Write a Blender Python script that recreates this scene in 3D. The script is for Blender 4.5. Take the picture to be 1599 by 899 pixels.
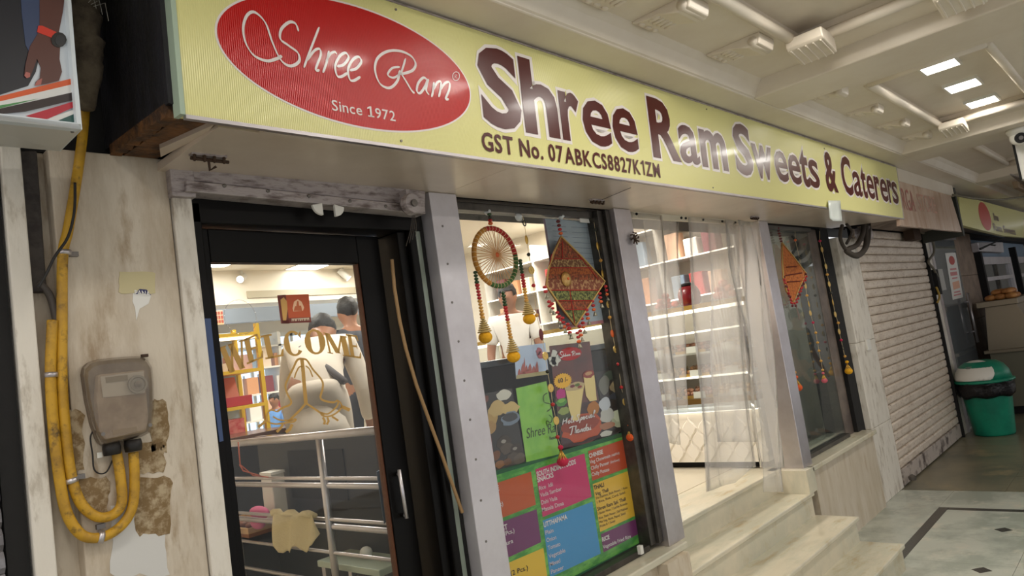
import bpy, bmesh, math, random
import numpy as np
from mathutils import Vector
random.seed(7)
S = bpy.context.scene
for o in list(bpy.data.objects): bpy.data.objects.remove(o)
COL = S.collection
# ---------------------------------------------------------------- camera
FPX = 1113.4
YAW, PIT, ROL = 0.7399471, 0.09317846, -0.14933867
fw = Vector((math.cos(PIT)*math.cos(YAW), math.cos(PIT)*math.sin(YAW), math.sin(PIT)))
rt = fw.cross(Vector((0, 0, 1))).normalized(); up = rt.cross(fw)
RT = math.cos(ROL)*rt + math.sin(ROL)*up
UP = -math.sin(ROL)*rt + math.cos(ROL)*up
CAM = Vector((0, 0, 1.7))
cd = bpy.data.cameras.new('camera'); cam = bpy.data.objects.new('camera', cd); COL.objects.link(cam)
cd.sensor_width = 36; cd.lens = FPX/1599*36; cd.clip_start = .05
from mathutils import Matrix
cam.matrix_world = Matrix((
    (RT.x, UP.x, -fw.x, CAM.x), (RT.y, UP.y, -fw.y, CAM.y), (RT.z, UP.z, -fw.z, CAM.z), (0, 0, 0, 1)))
S.camera = cam
S.view_settings.view_transform = 'Standard'; S.view_settings.look = 'None'
S.view_settings.gamma = 1; S.view_settings.use_curve_mapping = False
S.view_settings.exposure = 0.0
# ---------------------------------------------------------------- world: overcast daylight at the arcade's open side
W = bpy.data.worlds.new('world'); S.world = W; W.use_nodes = True
W.node_tree.nodes['Background'].inputs[0].default_value = (.93, .93, .95, 1)
W.node_tree.nodes['Background'].inputs[1].default_value = .86

def area_light(name, loc, sx, sy, power, col=(1, .96, .9), rot=(0, 0, 0), spread=None):
    l = bpy.data.lights.new(name, 'AREA'); l.shape = 'RECTANGLE'; l.size = sx; l.size_y = sy
    l.energy = power; l.color = col
    if spread: l.spread = spread
    o = bpy.data.objects.new(name, l); o.location = loc; o.rotation_euler = rot; COL.objects.link(o)
    return o
# lights of the arcade ceiling, one per light fitting cluster (fittings are built below)
ARC_LIGHTS = []
for bx in (-4.0, -1.2, 1.8):
    for k in range(3): ARC_LIGHTS.append((bx+k*.63, .78))
for k in range(3): ARC_LIGHTS.append((4.83+k*.665, .78))
for bx in (-4.05, -1.05, 1.95, 4.83):
    for k in range(3): ARC_LIGHTS.append((bx+.2+k*.68, -1.3))
for (lx, ly) in ARC_LIGHTS:
    area_light('arcade_lamp_light', (lx, ly, 2.985), .21, .17, 5.2, (1, .95, .87))
# lights of the shop ceiling
for (lx, ly) in ((2.6, 3.4), (4.1, 3.4), (5.8, 3.2), (2.6, 5.0), (4.1, 5.0), (5.8, 5.0), (3.3, 6.9), (5.0, 6.9)):
    area_light('shop_lamp_light', (lx, ly, 3.06), .5, .5, 26, (1, .93, .84))
area_light('counter_strip_light', (4.9, 3.65, 1.1), .05, 2.4, 5, (1, .93, .8), (0, math.radians(35), 0))

# ---------------------------------------------------------------- helpers
def ray(px, py):
    return (RT*((px-799.5)/FPX) - UP*((py-449.5)/FPX) + fw)
def at(px, py, y=None, x=None, z=None, plane=None):
    d = ray(px, py)
    if y is not None: t = (y-CAM.y)/d.y
    elif x is not None: t = (x-CAM.x)/d.x
    elif z is not None: t = (z-CAM.z)/d.z
    else:
        p0, n = plane; t = (p0-CAM).dot(n)/d.dot(n)
    return CAM+d*t
def s2l(c): c /= 255; return c/12.92 if c <= .04045 else ((c+.055)/1.055)**2.4
def rgb(r, g, b): return (s2l(r), s2l(g), s2l(b), 1)

def mat(name, col, rough=.5, metal=0, col2=None, scale=8, lo=.4, hi=.6, bump=0, bscale=40, coat=0, emit=0,
        stretch=(1, 1, 1), col3=None, scale3=30, spec=.5, alpha=1, wave=None):
    m = bpy.data.materials.new(name); m.use_nodes = True; nt = m.node_tree; N = nt.nodes; L = nt.links
    b = N['Principled BSDF']; b.inputs['Base Color'].default_value = col
    b.inputs['Roughness'].default_value = rough; b.inputs['Metallic'].default_value = metal
    b.inputs['Coat Weight'].default_value = coat; b.inputs['Coat Roughness'].default_value = .08
    b.inputs['Specular IOR Level'].default_value = spec
    if emit:
        b.inputs['Emission Color'].default_value = col; b.inputs['Emission Strength'].default_value = emit
    tc = N.new('ShaderNodeTexCoord'); mp = N.new('ShaderNodeMapping'); mp.inputs['Scale'].default_value = stretch
    L.new(tc.outputs['Object'], mp.inputs[0])
    src = None
    def layer(c_in, c2, sc, lo, hi, det=6):
        n = N.new('ShaderNodeTexNoise'); n.inputs['Scale'].default_value = sc; n.inputs['Detail'].default_value = det
        n.inputs['Roughness'].default_value = .65
        L.new(mp.outputs[0], n.inputs['Vector'])
        r = N.new('ShaderNodeMapRange'); r.inputs[1].default_value = lo; r.inputs[2].default_value = hi
        L.new(n.outputs[0], r.inputs[0])
        mx = N.new('ShaderNodeMix'); mx.data_type = 'RGBA'
        L.new(r.outputs[0], mx.inputs[0])
        if isinstance(c_in, tuple): mx.inputs[6].default_value = c_in
        else: L.new(c_in, mx.inputs[6])
        mx.inputs[7].default_value = c2
        return mx.outputs[2]
    if col2: src = layer(col, col2, scale, lo, hi)
    if col3: src = layer(src if src else col, col3, scale3, .55, .7, 10)
    if src: L.new(src, b.inputs['Base Color'])
    if bump:
        n = N.new('ShaderNodeTexNoise'); n.inputs['Scale'].default_value = bscale; n.inputs['Detail'].default_value = 5
        L.new(mp.outputs[0], n.inputs['Vector'])
        bp = N.new('ShaderNodeBump'); bp.inputs['Strength'].default_value = bump; bp.inputs['Distance'].default_value = .01
        L.new(n.outputs[0], bp.inputs['Height']); L.new(bp.outputs[0], b.inputs['Normal'])
    if wave:
        n = N.new('ShaderNodeTexWave'); n.bands_direction = wave[0]; n.inputs['Scale'].default_value = wave[1]
        n.inputs['Distortion'].default_value = .3
        L.new(mp.outputs[0], n.inputs['Vector'])
        bp = N.new('ShaderNodeBump'); bp.inputs['Strength'].default_value = wave[2]; bp.inputs['Distance'].default_value = .002
        L.new(n.outputs[0], bp.inputs['Height']); L.new(bp.outputs[0], b.inputs['Normal'])
    return m

def thin_glass(name, tint=(1, 1, 1, 1), refl=.06, haze=0, hazecol=(.8, .8, .8, 1), rough=.02, bump=0, bscale=6, ior=1.5):
    m = bpy.data.materials.new(name); m.use_nodes = True; nt = m.node_tree; N = nt.nodes; L = nt.links
    N.remove(N['Principled BSDF']); out = N['Material Output']
    tr = N.new('ShaderNodeBsdfTransparent'); tr.inputs[0].default_value = tint
    gl = N.new('ShaderNodeBsdfGlossy'); gl.inputs['Roughness'].default_value = rough
    fr = N.new('ShaderNodeLayerWeight'); fr.inputs[0].default_value = .5   # 'Facing' = 1-|cos|, same from both sides
    pw = N.new('ShaderNodeMath'); pw.operation = 'POWER'; pw.inputs[1].default_value = 5; L.new(fr.outputs['Facing'], pw.inputs[0])
    ad = N.new('ShaderNodeMath'); ad.operation = 'MULTIPLY_ADD'; ad.inputs[1].default_value = .9; ad.inputs[2].default_value = refl; ad.use_clamp = True
    L.new(pw.outputs[0], ad.inputs[0])
    m1 = N.new('ShaderNodeMixShader')
    body = tr.outputs[0]
    if haze:
        df = N.new('ShaderNodeBsdfDiffuse'); df.inputs[0].default_value = hazecol
        tl = N.new('ShaderNodeBsdfTranslucent'); tl.inputs[0].default_value = hazecol
        mm = N.new('ShaderNodeMixShader'); mm.inputs[0].default_value = .5
        L.new(df.outputs[0], mm.inputs[1]); L.new(tl.outputs[0], mm.inputs[2])
        mh = N.new('ShaderNodeMixShader'); mh.inputs[0].default_value = haze
        L.new(tr.outputs[0], mh.inputs[1]); L.new(mm.outputs[0], mh.inputs[2]); body = mh.outputs[0]
    if bump:
        tc = N.new('ShaderNodeTexCoord'); mp = N.new('ShaderNodeMapping'); mp.inputs['Scale'].default_value = (4, 4, .5)
        n = N.new('ShaderNodeTexNoise'); n.inputs['Scale'].default_value = bscale; n.inputs['Detail'].default_value = 3
        L.new(tc.outputs['Object'], mp.inputs[0]); L.new(mp.outputs[0], n.inputs['Vector'])
        bp = N.new('ShaderNodeBump'); bp.inputs['Strength'].default_value = bump; bp.inputs['Distance'].default_value = .02
        L.new(n.outputs[0], bp.inputs['Height']); L.new(bp.outputs[0], gl.inputs['Normal']); L.new(bp.outputs[0], fr.inputs['Normal'])
    L.new(ad.outputs[0], m1.inputs[0]); L.new(body, m1.inputs[1]); L.new(gl.outputs[0], m1.inputs[2])
    L.new(m1.outputs[0], out.inputs[0])
    return m

ORG = {}
class MB:
    def __init__(s): s.v = []; s.f = []
    def add(s, vs, fs):
        k = len(s.v); s.v += [Vector(p) for p in vs]; s.f += [[i+k for i in f] for f in fs]; return s
    def hexa(s, p):
        return s.add(p, [(0, 3, 2, 1), (4, 5, 6, 7), (0, 1, 5, 4), (1, 2, 6, 5), (2, 3, 7, 6), (3, 0, 4, 7)])
    def box(s, x0, x1, y0, y1, z0, z1):
        return s.hexa([(x0, y0, z0), (x1, y0, z0), (x1, y1, z0), (x0, y1, z0), (x0, y0, z1), (x1, y0, z1), (x1, y1, z1), (x0, y1, z1)])
    def cbox(s, c, sx, sy, sz, rz=0):
        c = Vector(c); ca, sa = math.cos(rz), math.sin(rz); P = []
        for z in (-.5, .5):
            for (a, b) in ((-.5, -.5), (.5, -.5), (.5, .5), (-.5, .5)):
                x, y = a*sx, b*sy; P.append(c+Vector((x*ca-y*sa, x*sa+y*ca, z*sz)))
        return s.hexa(P)
    def prism(s, pts, off):
        n = len(pts); off = Vector(off); a = [Vector(p) for p in pts]
        return s.add(a+[p+off for p in a], [list(range(n)), [n+i for i in range(n)][::-1]] +
                     [[i, i+n, (i+1) % n+n, (i+1) % n] for i in range(n)])
    def poly(s, pts): return s.add(pts, [list(range(len(pts)))])
    def tube(s, path, r, n=8, closed=False):
        path = [Vector(p) for p in path]; m = len(path); rr = r if isinstance(r, (list, tuple)) else [r]*m
        rings = []; ref = None
        for i, p in enumerate(path):
            if closed: t = path[(i+1) % m]-path[i-1]
            else: t = path[min(i+1, m-1)]-path[max(i-1, 0)]
            if t.length < 1e-9: t = Vector((0, 0, 1))
            t.normalize()
            if ref is None:
                ref = Vector((0, 0, 1)) if abs(t.z) < .9 else Vector((1, 0, 0))
            u = t.cross(ref).normalized(); w = u.cross(t).normalized(); ref = w
            rings.append([p+(u*math.cos(2*math.pi*k/n)+w*math.sin(2*math.pi*k/n))*rr[i] for k in range(n)])
        vs = [v for q in rings for v in q]; fs = []
        for i in range(m if closed else m-1):
            j = (i+1) % m
            for k in range(n): fs.append([i*n+k, i*n+(k+1) % n, j*n+(k+1) % n, j*n+k])
        if not closed: fs += [list(range(n))[::-1], [(m-1)*n+k for k in range(n)]]
        return s.add(vs, fs)
    def lathe(s, c, prof, n=20, axis='z', sx=1, sy=1):
        c = Vector(c); vs = []; fs = []
        for (r, h) in prof:
            for k in range(n):
                a = 2*math.pi*k/n; x, y = r*math.cos(a)*sx, r*math.sin(a)*sy
                vs.append(c+(Vector((x, y, h)) if axis == 'z' else Vector((x, -h, y)) if axis == 'y' else Vector((-h, x, y))))
        m = len(prof)
        for i in range(m-1):
            for k in range(n): fs.append([i*n+k, i*n+(k+1) % n, (i+1)*n+(k+1) % n, (i+1)*n+k])
        fs += [list(range(n))[::-1], [(m-1)*n+k for k in range(n)]]
        return s.add(vs, fs)
    def ell(s, c, rx, ry, rz, nu=10, nv=6):
        return s.lathe(c, [(max(.001, math.sin(math.pi*i/nv)), -math.cos(math.pi*i/nv)) for i in range(nv+1)], nu)._sc(len(s.v), c, rx, ry, rz, nu, nv)
    def _sc(s, total, c, rx, ry, rz, nu, nv):
        k = len(s.v)-nu*(nv+1); c = Vector(c)
        for i in range(k, len(s.v)):
            d = s.v[i]-c; s.v[i] = c+Vector((d.x*rx, d.y*ry, d.z*rz))
        return s
    def grid(s, P):      # P[i][j] points
        a = len(P); b = len(P[0])
        return s.add([p for q in P for p in q], [[i*b+j, (i+1)*b+j, (i+1)*b+j+1, i*b+j+1] for i in range(a-1) for j in range(b-1)])
    def build(s, name, m, parent=None, smooth=False, bevel=0, solid=0, org=None):
        me = bpy.data.meshes.new(name)
        o = bpy.data.objects.new(name, me); COL.objects.link(o)
        if parent is not None:
            base = ORG[parent.name]; o.parent = parent
        else:
            if org is None:
                xs = [v.x for v in s.v]; ys = [v.y for v in s.v]; zs = [v.z for v in s.v]
                org = Vector(((min(xs)+max(xs))/2, (min(ys)+max(ys))/2, min(zs)))
            base = Vector(org); o.location = base
        ORG[o.name] = base.copy() if parent is None else base
        me.from_pydata([v-base for v in s.v], [], s.f); me.update()
        bm = bmesh.new(); bm.from_mesh(me); bmesh.ops.recalc_face_normals(bm, faces=bm.faces); bm.to_mesh(me); bm.free()
        if m: me.materials.append(m)
        if smooth:
            for p in me.polygons: p.use_smooth = True
        if solid:
            md = o.modifiers.new('solid', 'SOLIDIFY'); md.thickness = solid; md.offset = 0
        if bevel:
            md = o.modifiers.new('bevel', 'BEVEL'); md.width = bevel; md.segments = 2; md.limit_method = 'ANGLE'
        return o
def tag(o, label=None, cat=None, group=None, kind=None):
    if label: o['label'] = label
    if cat: o['category'] = cat
    if group: o['group'] = group
    if kind: o['kind'] = kind
    return o
def root(name, loc, label, cat, group=None, kind=None):
    o = bpy.data.objects.new(name, None); o.location = loc; o.empty_display_size = .1; COL.objects.link(o)
    ORG[o.name] = Vector(loc); return tag(o, label, cat, group, kind)
def struct(o, label, cat): return tag(o, label, cat, kind='structure')
def copy_tree(o, parent=None):
    c = o.copy(); COL.objects.link(c); c.parent = parent
    ORG[c.name] = ORG.get(o.name, Vector((0, 0, 0)))
    for ch in list(o.children): copy_tree(ch, c)
    return c

# text -> mesh (Blender's built-in font)
_cap = [None]; _tc = {}
def raw_text(s, bold=0, shear=0):
    key = (s, bold, shear)
    if key in _tc: return _tc[key]
    c = bpy.data.curves.new('t', 'FONT'); c.body = s; c.size = 1; c.offset = bold; c.shear = shear; c.resolution_u = 3
    o = bpy.data.objects.new('t', c); COL.objects.link(o)
    bpy.context.view_layer.update()
    dg = bpy.context.evaluated_depsgraph_get(); me = bpy.data.meshes.new_from_object(o.evaluated_get(dg))
    V = [(v.co.x, v.co.y) for v in me.vertices]; F = [list(p.vertices) for p in me.polygons]
    bpy.data.objects.remove(o); bpy.data.curves.remove(c); bpy.data.meshes.remove(me)
    _tc[key] = (V, F); return V, F
def cap():
    if _cap[0] is None:
        V, F = raw_text('H'); _cap[0] = max(v[1] for v in V)
    return _cap[0]
def text_mb(mb, s, p0, p1, upv, bold=0, shear=0, nrm=Vector((0, -1, 0)), off=.0):
    V, F = raw_text(s, bold, shear); x0 = min(v[0] for v in V)+bold; x1 = max(v[0] for v in V)-bold
    p0 = Vector(p0); p1 = Vector(p1); upv = Vector(upv); H = cap()
    mb.add([p0+(p1-p0)*((x-x0)/(x1-x0))+upv*(y/H)+nrm*off for (x, y) in V], F)
def text_nat(mb, s, p0, dirv, h, upv=Vector((0, 0, 1)), bold=0, shear=0, cond=1, off=0):
    V, F = raw_text(s, bold, shear); w = (max(v[0] for v in V)-min(v[0] for v in V))/cap()*h*cond
    text_mb(mb, s, p0, Vector(p0)+Vector(dirv)*w, upv*h, bold, shear, off=off); return w
# calligraphic stroke ribbons: pts are 2-D pixels, fn maps a pixel to a world point
def catmull(P, n=8, closed=False):
    out = []; m = len(P)
    for i in range(m if closed else m-1):
        p0 = P[(i-1) % m] if closed or i > 0 else P[0]; p1 = P[i]; p2 = P[(i+1) % m]
        p3 = P[(i+2) % m] if closed or i+2 < m else P[-1]
        for k in range(n):
            t = k/n; t2 = t*t; t3 = t2*t
            out.append(tuple(.5*((2*p1[j])+(-p0[j]+p2[j])*t+(2*p0[j]-5*p1[j]+4*p2[j]-p3[j])*t2+(-p0[j]+3*p1[j]-3*p2[j]+p3[j])*t3) for j in range(len(p1))))
    if not closed: out.append(tuple(P[-1]))
    return out
def ribbon(mb, P, fn, wmin, wmax, ang=math.radians(50), smooth=True, n=7, taper=True):
    Q = catmull(P, n) if smooth else P
    a = []; b = []; m = len(Q)
    for i, p in enumerate(Q):
        q0 = Q[max(0, i-1)]; q1 = Q[min(m-1, i+1)]; dx, dy = q1[0]-q0[0], q1[1]-q0[1]; L = math.hypot(dx, dy) or 1
        th = math.atan2(dy, dx); w = wmin+(wmax-wmin)*abs(math.sin(th-ang))
        if taper: w *= min(1, .45+min(i, m-1-i)/3)
        nx, ny = -dy/L*w/2, dx/L*w/2
        a.append(fn(p[0]+nx, p[1]+ny)); b.append(fn(p[0]-nx, p[1]-ny))
    mb.add(a+b, [[i, i+1, m+i+1, m+i] for i in range(m-1)])

# ---------------------------------------------------------------- materials
M = {}
M['ceiling'] = mat('ceiling_paint', rgb(226, 216, 200), .42, col2=rgb(218, 206, 188), scale=1.5, bump=.05, bscale=8)
M['plaster'] = mat('old_wall_paint', rgb(206, 194, 176), .6, col2=rgb(172, 154, 130), scale=3, lo=.45, hi=.7, stretch=(3, 3, .8), bump=.25, bscale=25, col3=rgb(160, 140, 114), scale3=5)
M['plaster2'] = mat('white_wall_paint', rgb(222, 215, 203), .55, col2=rgb(192, 182, 166), scale=5, lo=.5, hi=.75, stretch=(2, 2, .6), bump=.25, bscale=30, col3=rgb(168, 156, 140), scale3=10)
M['grime'] = mat('grime_residue', rgb(128, 104, 70), .85, col2=rgb(178, 160, 130), scale=35, lo=.45, hi=.6, bump=.3, bscale=60)
M['steel'] = mat('brushed_steel', rgb(205, 200, 203), .33, .85, col2=rgb(180, 172, 172), scale=2.5, lo=.4, hi=.7, bump=.04, bscale=30)
M['steelp'] = mat('painted_steel', rgb(206, 202, 206), .38, .35, col2=rgb(186, 180, 184), scale=3, lo=.4, hi=.7, bump=.05, bscale=12)
M['soffit'] = mat('soffit_steel', rgb(226, 212, 196), .3, .3, col2=rgb(204, 188, 170), scale=2, lo=.35, hi=.75, bump=.12, bscale=4)
M['oldmetal'] = mat('weathered_metal', rgb(176, 166, 164), .5, .3, col2=rgb(104, 90, 86), scale=12, lo=.48, hi=.68, bump=.3, bscale=60, stretch=(1, 1, 4))
M['black'] = mat('black_lacquer', rgb(9, 7, 6), .38, bump=.05, bscale=20, spec=.16)
M['blackm'] = mat('black_matte', rgb(13, 11, 10), .8, bump=.2, bscale=30)
M['navyboard'] = mat('dark_stained_board', rgb(34, 32, 38), .55, col2=rgb(22, 19, 20), scale=5, stretch=(4, 4, 1), bump=.3, bscale=25)
M['rawwood'] = mat('raw_wood_edge', rgb(112, 72, 34), .8, col2=rgb(60, 38, 20), scale=16, bump=.7, bscale=60)
M['alu'] = mat('dark_aluminium', rgb(98, 94, 88), .35, .7, col2=rgb(70, 66, 62), scale=4)
M['white'] = mat('white_plastic', rgb(225, 222, 214), .4)
M['screw'] = mat('screw_steel', rgb(120, 115, 110), .4, .8)
M['glass'] = thin_glass('window_glass', (.95, .97, .96, 1), .022, .008)
M['glassd'] = thin_glass('tinted_window_glass', (.66, .74, .75, 1), .2, .04)
M['pvc'] = thin_glass('clear_pvc', (.96, .96, .95, 1), .03, .21, (.93, .9, .87, 1), .12, .6, 2.2)
M['acrylic'] = thin_glass('clear_acrylic', (.9, .9, .9, 1), .06, .12)
M['yellow_flex'] = mat('yellow_sign_film', rgb(224, 219, 150), .25, wave=('X', 55, .35), coat=.1, spec=.35)
M['red_flex'] = mat('red_sign_film', rgb(190, 16, 16), .25, wave=('X', 55, .35), coat=.1, spec=.35)
M['maroon_flex'] = mat('maroon_sign_film', rgb(78, 20, 18), .28, coat=.1, spec=.35)
M['white_flex'] = mat('white_sign_film', rgb(232, 224, 220), .3, coat=.1, spec=.35)
M['paper_w'] = mat('white_print', rgb(228, 226, 220), .5)
M['marble'] = mat('cream_marble', rgb(214, 205, 182), .22, col2=rgb(196, 192, 172), scale=1.6, lo=.45, hi=.6, stretch=(1, 3, 1), col3=rgb(186, 170, 136), scale3=3)
M['marblef'] = mat('grey_marble', rgb(192, 194, 182), .16, col2=rgb(160, 166, 154), scale=2.2, lo=.42, hi=.6, col3=rgb(206, 200, 184), scale3=4)
M['wallmarble'] = mat('beige_wall_marble', rgb(208, 196, 178), .28, col2=rgb(196, 182, 160), scale=2, stretch=(5, 1, 1), col3=rgb(184, 164, 136), scale3=4)
M['darkstone'] = mat('black_stone', rgb(62, 60, 56), .25)
M['oldfloor'] = mat('worn_kota_stone', rgb(132, 124, 102), .32, col2=rgb(104, 104, 88), scale=1.2, lo=.4, hi=.6, col3=rgb(152, 136, 106), scale3=2.5)
M['shutter'] = mat('dusty_shutter', rgb(228, 214, 198), .42, .1, col2=rgb(196, 176, 156), scale=5, lo=.45, hi=.75, stretch=(1, 1, 3), bump=.15, bscale=40, col3=rgb(150, 124, 108), scale3=18)
M['pipe'] = mat('yellow_conduit', rgb(196, 150, 34), .5, col2=rgb(150, 112, 34), scale=12, lo=.45, hi=.7, bump=.12, bscale=40, col3=rgb(86, 66, 34), scale3=30)
M['black_cable'] = mat('black_cable', rgb(28, 25, 24), .55)
M['gold'] = mat('gold_vinyl', rgb(186, 144, 70), .35, .15)
M['brass'] = mat('brass', rgb(205, 165, 80), .35, .75)
M['green_bin'] = mat('green_plastic', rgb(22, 138, 108), .38, col2=rgb(16, 116, 92), scale=4)
M['darkwood'] = mat('dark_cabinet', rgb(26, 26, 29), .4, spec=.3)
M['interior_wall'] = mat('shop_wall', rgb(232, 222, 206), .6)
M['shop_floor'] = mat('shop_floor_tile', rgb(205, 196, 176), .2)
M['lamp'] = mat('lamp_diffuser', (1, .97, .92, 1), .5, emit=9)
M['lampd'] = mat('switched_off_diffuser', rgb(178, 168, 146), .5)
M['strip'] = mat('led_strip', (1, .93, .8, 1), .5, emit=2.6)
def C(name, r, g, b, rough=.5, metal=0, **k):
    if name not in M: M[name] = mat(name, rgb(r, g, b), rough, metal, **k)
    return M[name]
# ================================================================ LARGE STRUCTURE
YF = 2.08; YS = 1.645; ZS = 2.385; ZC = 2.86; FL = .635
# floor: marble slabs, dark inlay band and diamonds
fr = root('floor', (3, 0, 0), 'grey-white marble arcade floor with dark inlaid border', 'floor', kind='structure')
MB().box(-4, 7.0, -4, 3.0, -.2, -.012).build('bedding', M['darkstone'], fr)
tile_mesh = {}
DX = []
def slab(x0, x1, y0, y1, m=None, nm='tile'):
    o = MB().box(x0+.0012, x1-.0012, y0+.0012, y1-.0012, -.03, 0).build(nm, m or M['marblef'], fr)
    return o
for i in range(12):
    x1 = 6.99-(i*.93); x0 = max(x1-.93, -4)
    if x1 <= -3.9: break
    slab(x0, x1, 1.667, 2.3)
slab(6.45, 6.99, -4, 1.667)
slab(5.0, 6.45, 1.597, 1.667, M['darkstone'], 'inlay_band'); slab(-4, 5.0, 1.597, 1.667, M['darkstone'], 'inlay_band')
slab(6.38, 6.45, -4, 1.597, M['darkstone'], 'inlay_band')
T = .62
for i in range(12):
    for j in range(8):
        x1 = 6.38-i*T; y1 = 1.597-j*T
        if x1-T < -2: continue
        slab(x1-T, x1, y1-T, y1)
for (px, py) in ((1567, 827), (1533, 890)):
    p = at(px, py, z=0); DX.append(p)
dd = Vector((DX[0].x-DX[1].x, DX[0].y-DX[1].y, 0))
for k in range(-1, 8):
    for (ox, oy) in ((0, 0),):
        p = DX[0]-dd*k
        q = .055
        if p.x > 6.2 or p.y > 1.5: continue
        MB().prism([(p.x-q, p.y, .0002), (p.x, p.y-q, .0002), (p.x+q, p.y, .0002), (p.x, p.y+q, .0002)], (0, 0, .0012)).build('diamond_inlay', M['darkstone'], fr)
fo = root('floor', (12, 0, 0), 'worn brown stone floor beyond the marble near the green bin', 'floor', kind='structure')
for i, (x0, x1) in enumerate(((7.0, 7.55), (7.55, 9.0), (9.0, 10.6), (10.6, 12.5), (12.5, 15), (15, 20))):
    for j, (y0, y1) in enumerate(((-4, -1), (-1, .35), (.35, 1.3), (1.3, 2.6), (2.6, 5))):
        MB().box(x0+.001, x1-.001, y0+.001, y1-.001, -.06, -.003+.001*((i+j) % 2)).build('stone_slab', M['oldfloor'], fo)
# ceiling: soffit along the shop fronts, cross beams, ledges and raised panels
ce = root('ceiling', (2, 0, 2.86), 'cream painted arcade ceiling with coffers, cross beams and moulded edges', 'ceiling', kind='structure')
CM = M['ceiling']
MB().box(-6, 21, -4, 1.9, 3.02, 3.14).build('raised_panel', CM, ce)
MB().box(-6, 21, 1.46, 2.6, 2.862, 3.02).build('soffit_band', CM, ce, bevel=.008)
BEAMS = [(-5.2, -4.8), (-2.2, -1.8), (.75, 1.15), (3.73, 4.11), (6.60, 7.17), (9.7, 10.15), (12.8, 13.3), (16, 16.5)]
for (a, b) in BEAMS:
    MB().box(a, b, -3.4, 1.46, 2.862, 3.02).build('cross_beam', CM, ce, bevel=.008)
MB().box(-6, 21, -4, -3.4, 2.862, 3.02).build('soffit_band', CM, ce, bevel=.008)
for (a, b) in zip(BEAMS[:-1], BEAMS[1:]):
    x0, x1 = a[1], b[0]
    iL = x0+.42; iR = x1-.24
    for (ya, yb) in ((-1.0, 1.11), (-3.15, -1.5)):
        pass
    # ledge ring as four boxes
    MB().box(x0, x1, 1.1, 1.46, 2.955, 3.02).build('ledge', CM, ce)
    MB().box(x0, iL, -3.4, 1.1, 2.955, 3.02).build('ledge', CM, ce)
    MB().box(iR, x1, -3.4, 1.1, 2.955, 3.02).build('ledge', CM, ce)
    MB().box(iL, iR, .30, .50, 2.955, 3.02).build('ledge', CM, ce)
    MB().box(iL, iR, -1.0, -.7, 2.955, 3.02).build('ledge', CM, ce)
    mo = MB(); r = .026
    for P in ([(iL, 1.1), (iR, 1.1)], [(iL, .5), (iL, 1.1)], [(iR, .5), (iR, 1.1)], [(iL, .5), (iR, .5)]):
        mo.tube([(P[0][0], P[0][1], 2.962), (P[1][0], P[1][1], 2.962)], r, 10)
    mo.build('panel_moulding', CM, ce, smooth=True)
    co = MB()   # sloped cornice against the soffit band
    co.prism([(x0, 1.46, 2.955), (x0, 1.46, 2.868), (x0, 1.452, 2.872), (x0, 1.425, 2.925), (x0, 1.40, 2.955)], (x1-x0, 0, 0))
    co.build('cornice', CM, ce)
def corbel(x, y, w=.16, l=.26, parent=ce):
    b = MB(); h = w/2
    prof = [(0, 0), (0, -.012), (.05, -.022), (.12, -.028), (.17, -.045), (.20, -.055), (.25, -.052), (.26, -.02), (.26, 0)]
    b.prism([(x-h, y-q*l/.26, 2.957+z) for (q, z) in prof], (w, 0, 0))
    o = b.build('scroll_corbel', CM, parent, bevel=.006)
    c = MB()
    c.tube([(x-h-.004, y-l*.86, 2.957-.034), (x+h+.004, y-l*.86, 2.957-.034)], .022, 12)
    for k in range(5): c.ell((x-h+.02+k*(w-.04)/4, y-l*.35, 2.957-.026), .012, .03, .008, 8, 5)
    for k in range(3): c.ell((x-h+.03+k*(w-.06)/2, y-l*.1, 2.957-.018), .018, .014, .008, 8, 5)
    c.build('scroll_relief', CM, o, smooth=True)
for (px, py) in ((1040, 45), (1155, 92)):
    p = at(px, py, z=2.9); corbel(p.x, 1.40)
for (px, py) in ((1290, 150), (1365, 172), (1412, 192), (1455, 208)):
    p = at(px, py, z=2.93); corbel(p.x, 1.38, .12, .2)
for xb in (.9, 1.6): corbel(xb+.6, 1.4)
def block(px, py, s=.16):
    p = at(px, py, z=2.88); b = MB()
    prof = [(-.5, 0), (-.5, -.28), (-.42, -.36), (.3, -.52), (.5, -.58), (.5, 0)]
    b.prism([(p.x+q*s, p.y-s/2, 2.957+z*s*.9) for (q, z) in prof], (0, s, 0))
    o = b.build('beam_bracket', CM, ce, bevel=.006)
    c = MB()
    for k in range(5): c.tube([(p.x-.42*s, p.y-s*.4+k*s*.2, 2.957-.335*s), (p.x+.3*s, p.y-s*.4+k*s*.2, 2.957-.475*s), (p.x+.48*s, p.y-s*.4+k*s*.2, 2.957-.525*s)], .004, 6)
    c.build('flute', CM, o)
block(1268, 83, .17); block(1490, 206, .17); block(1500, 5, .17)
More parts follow.
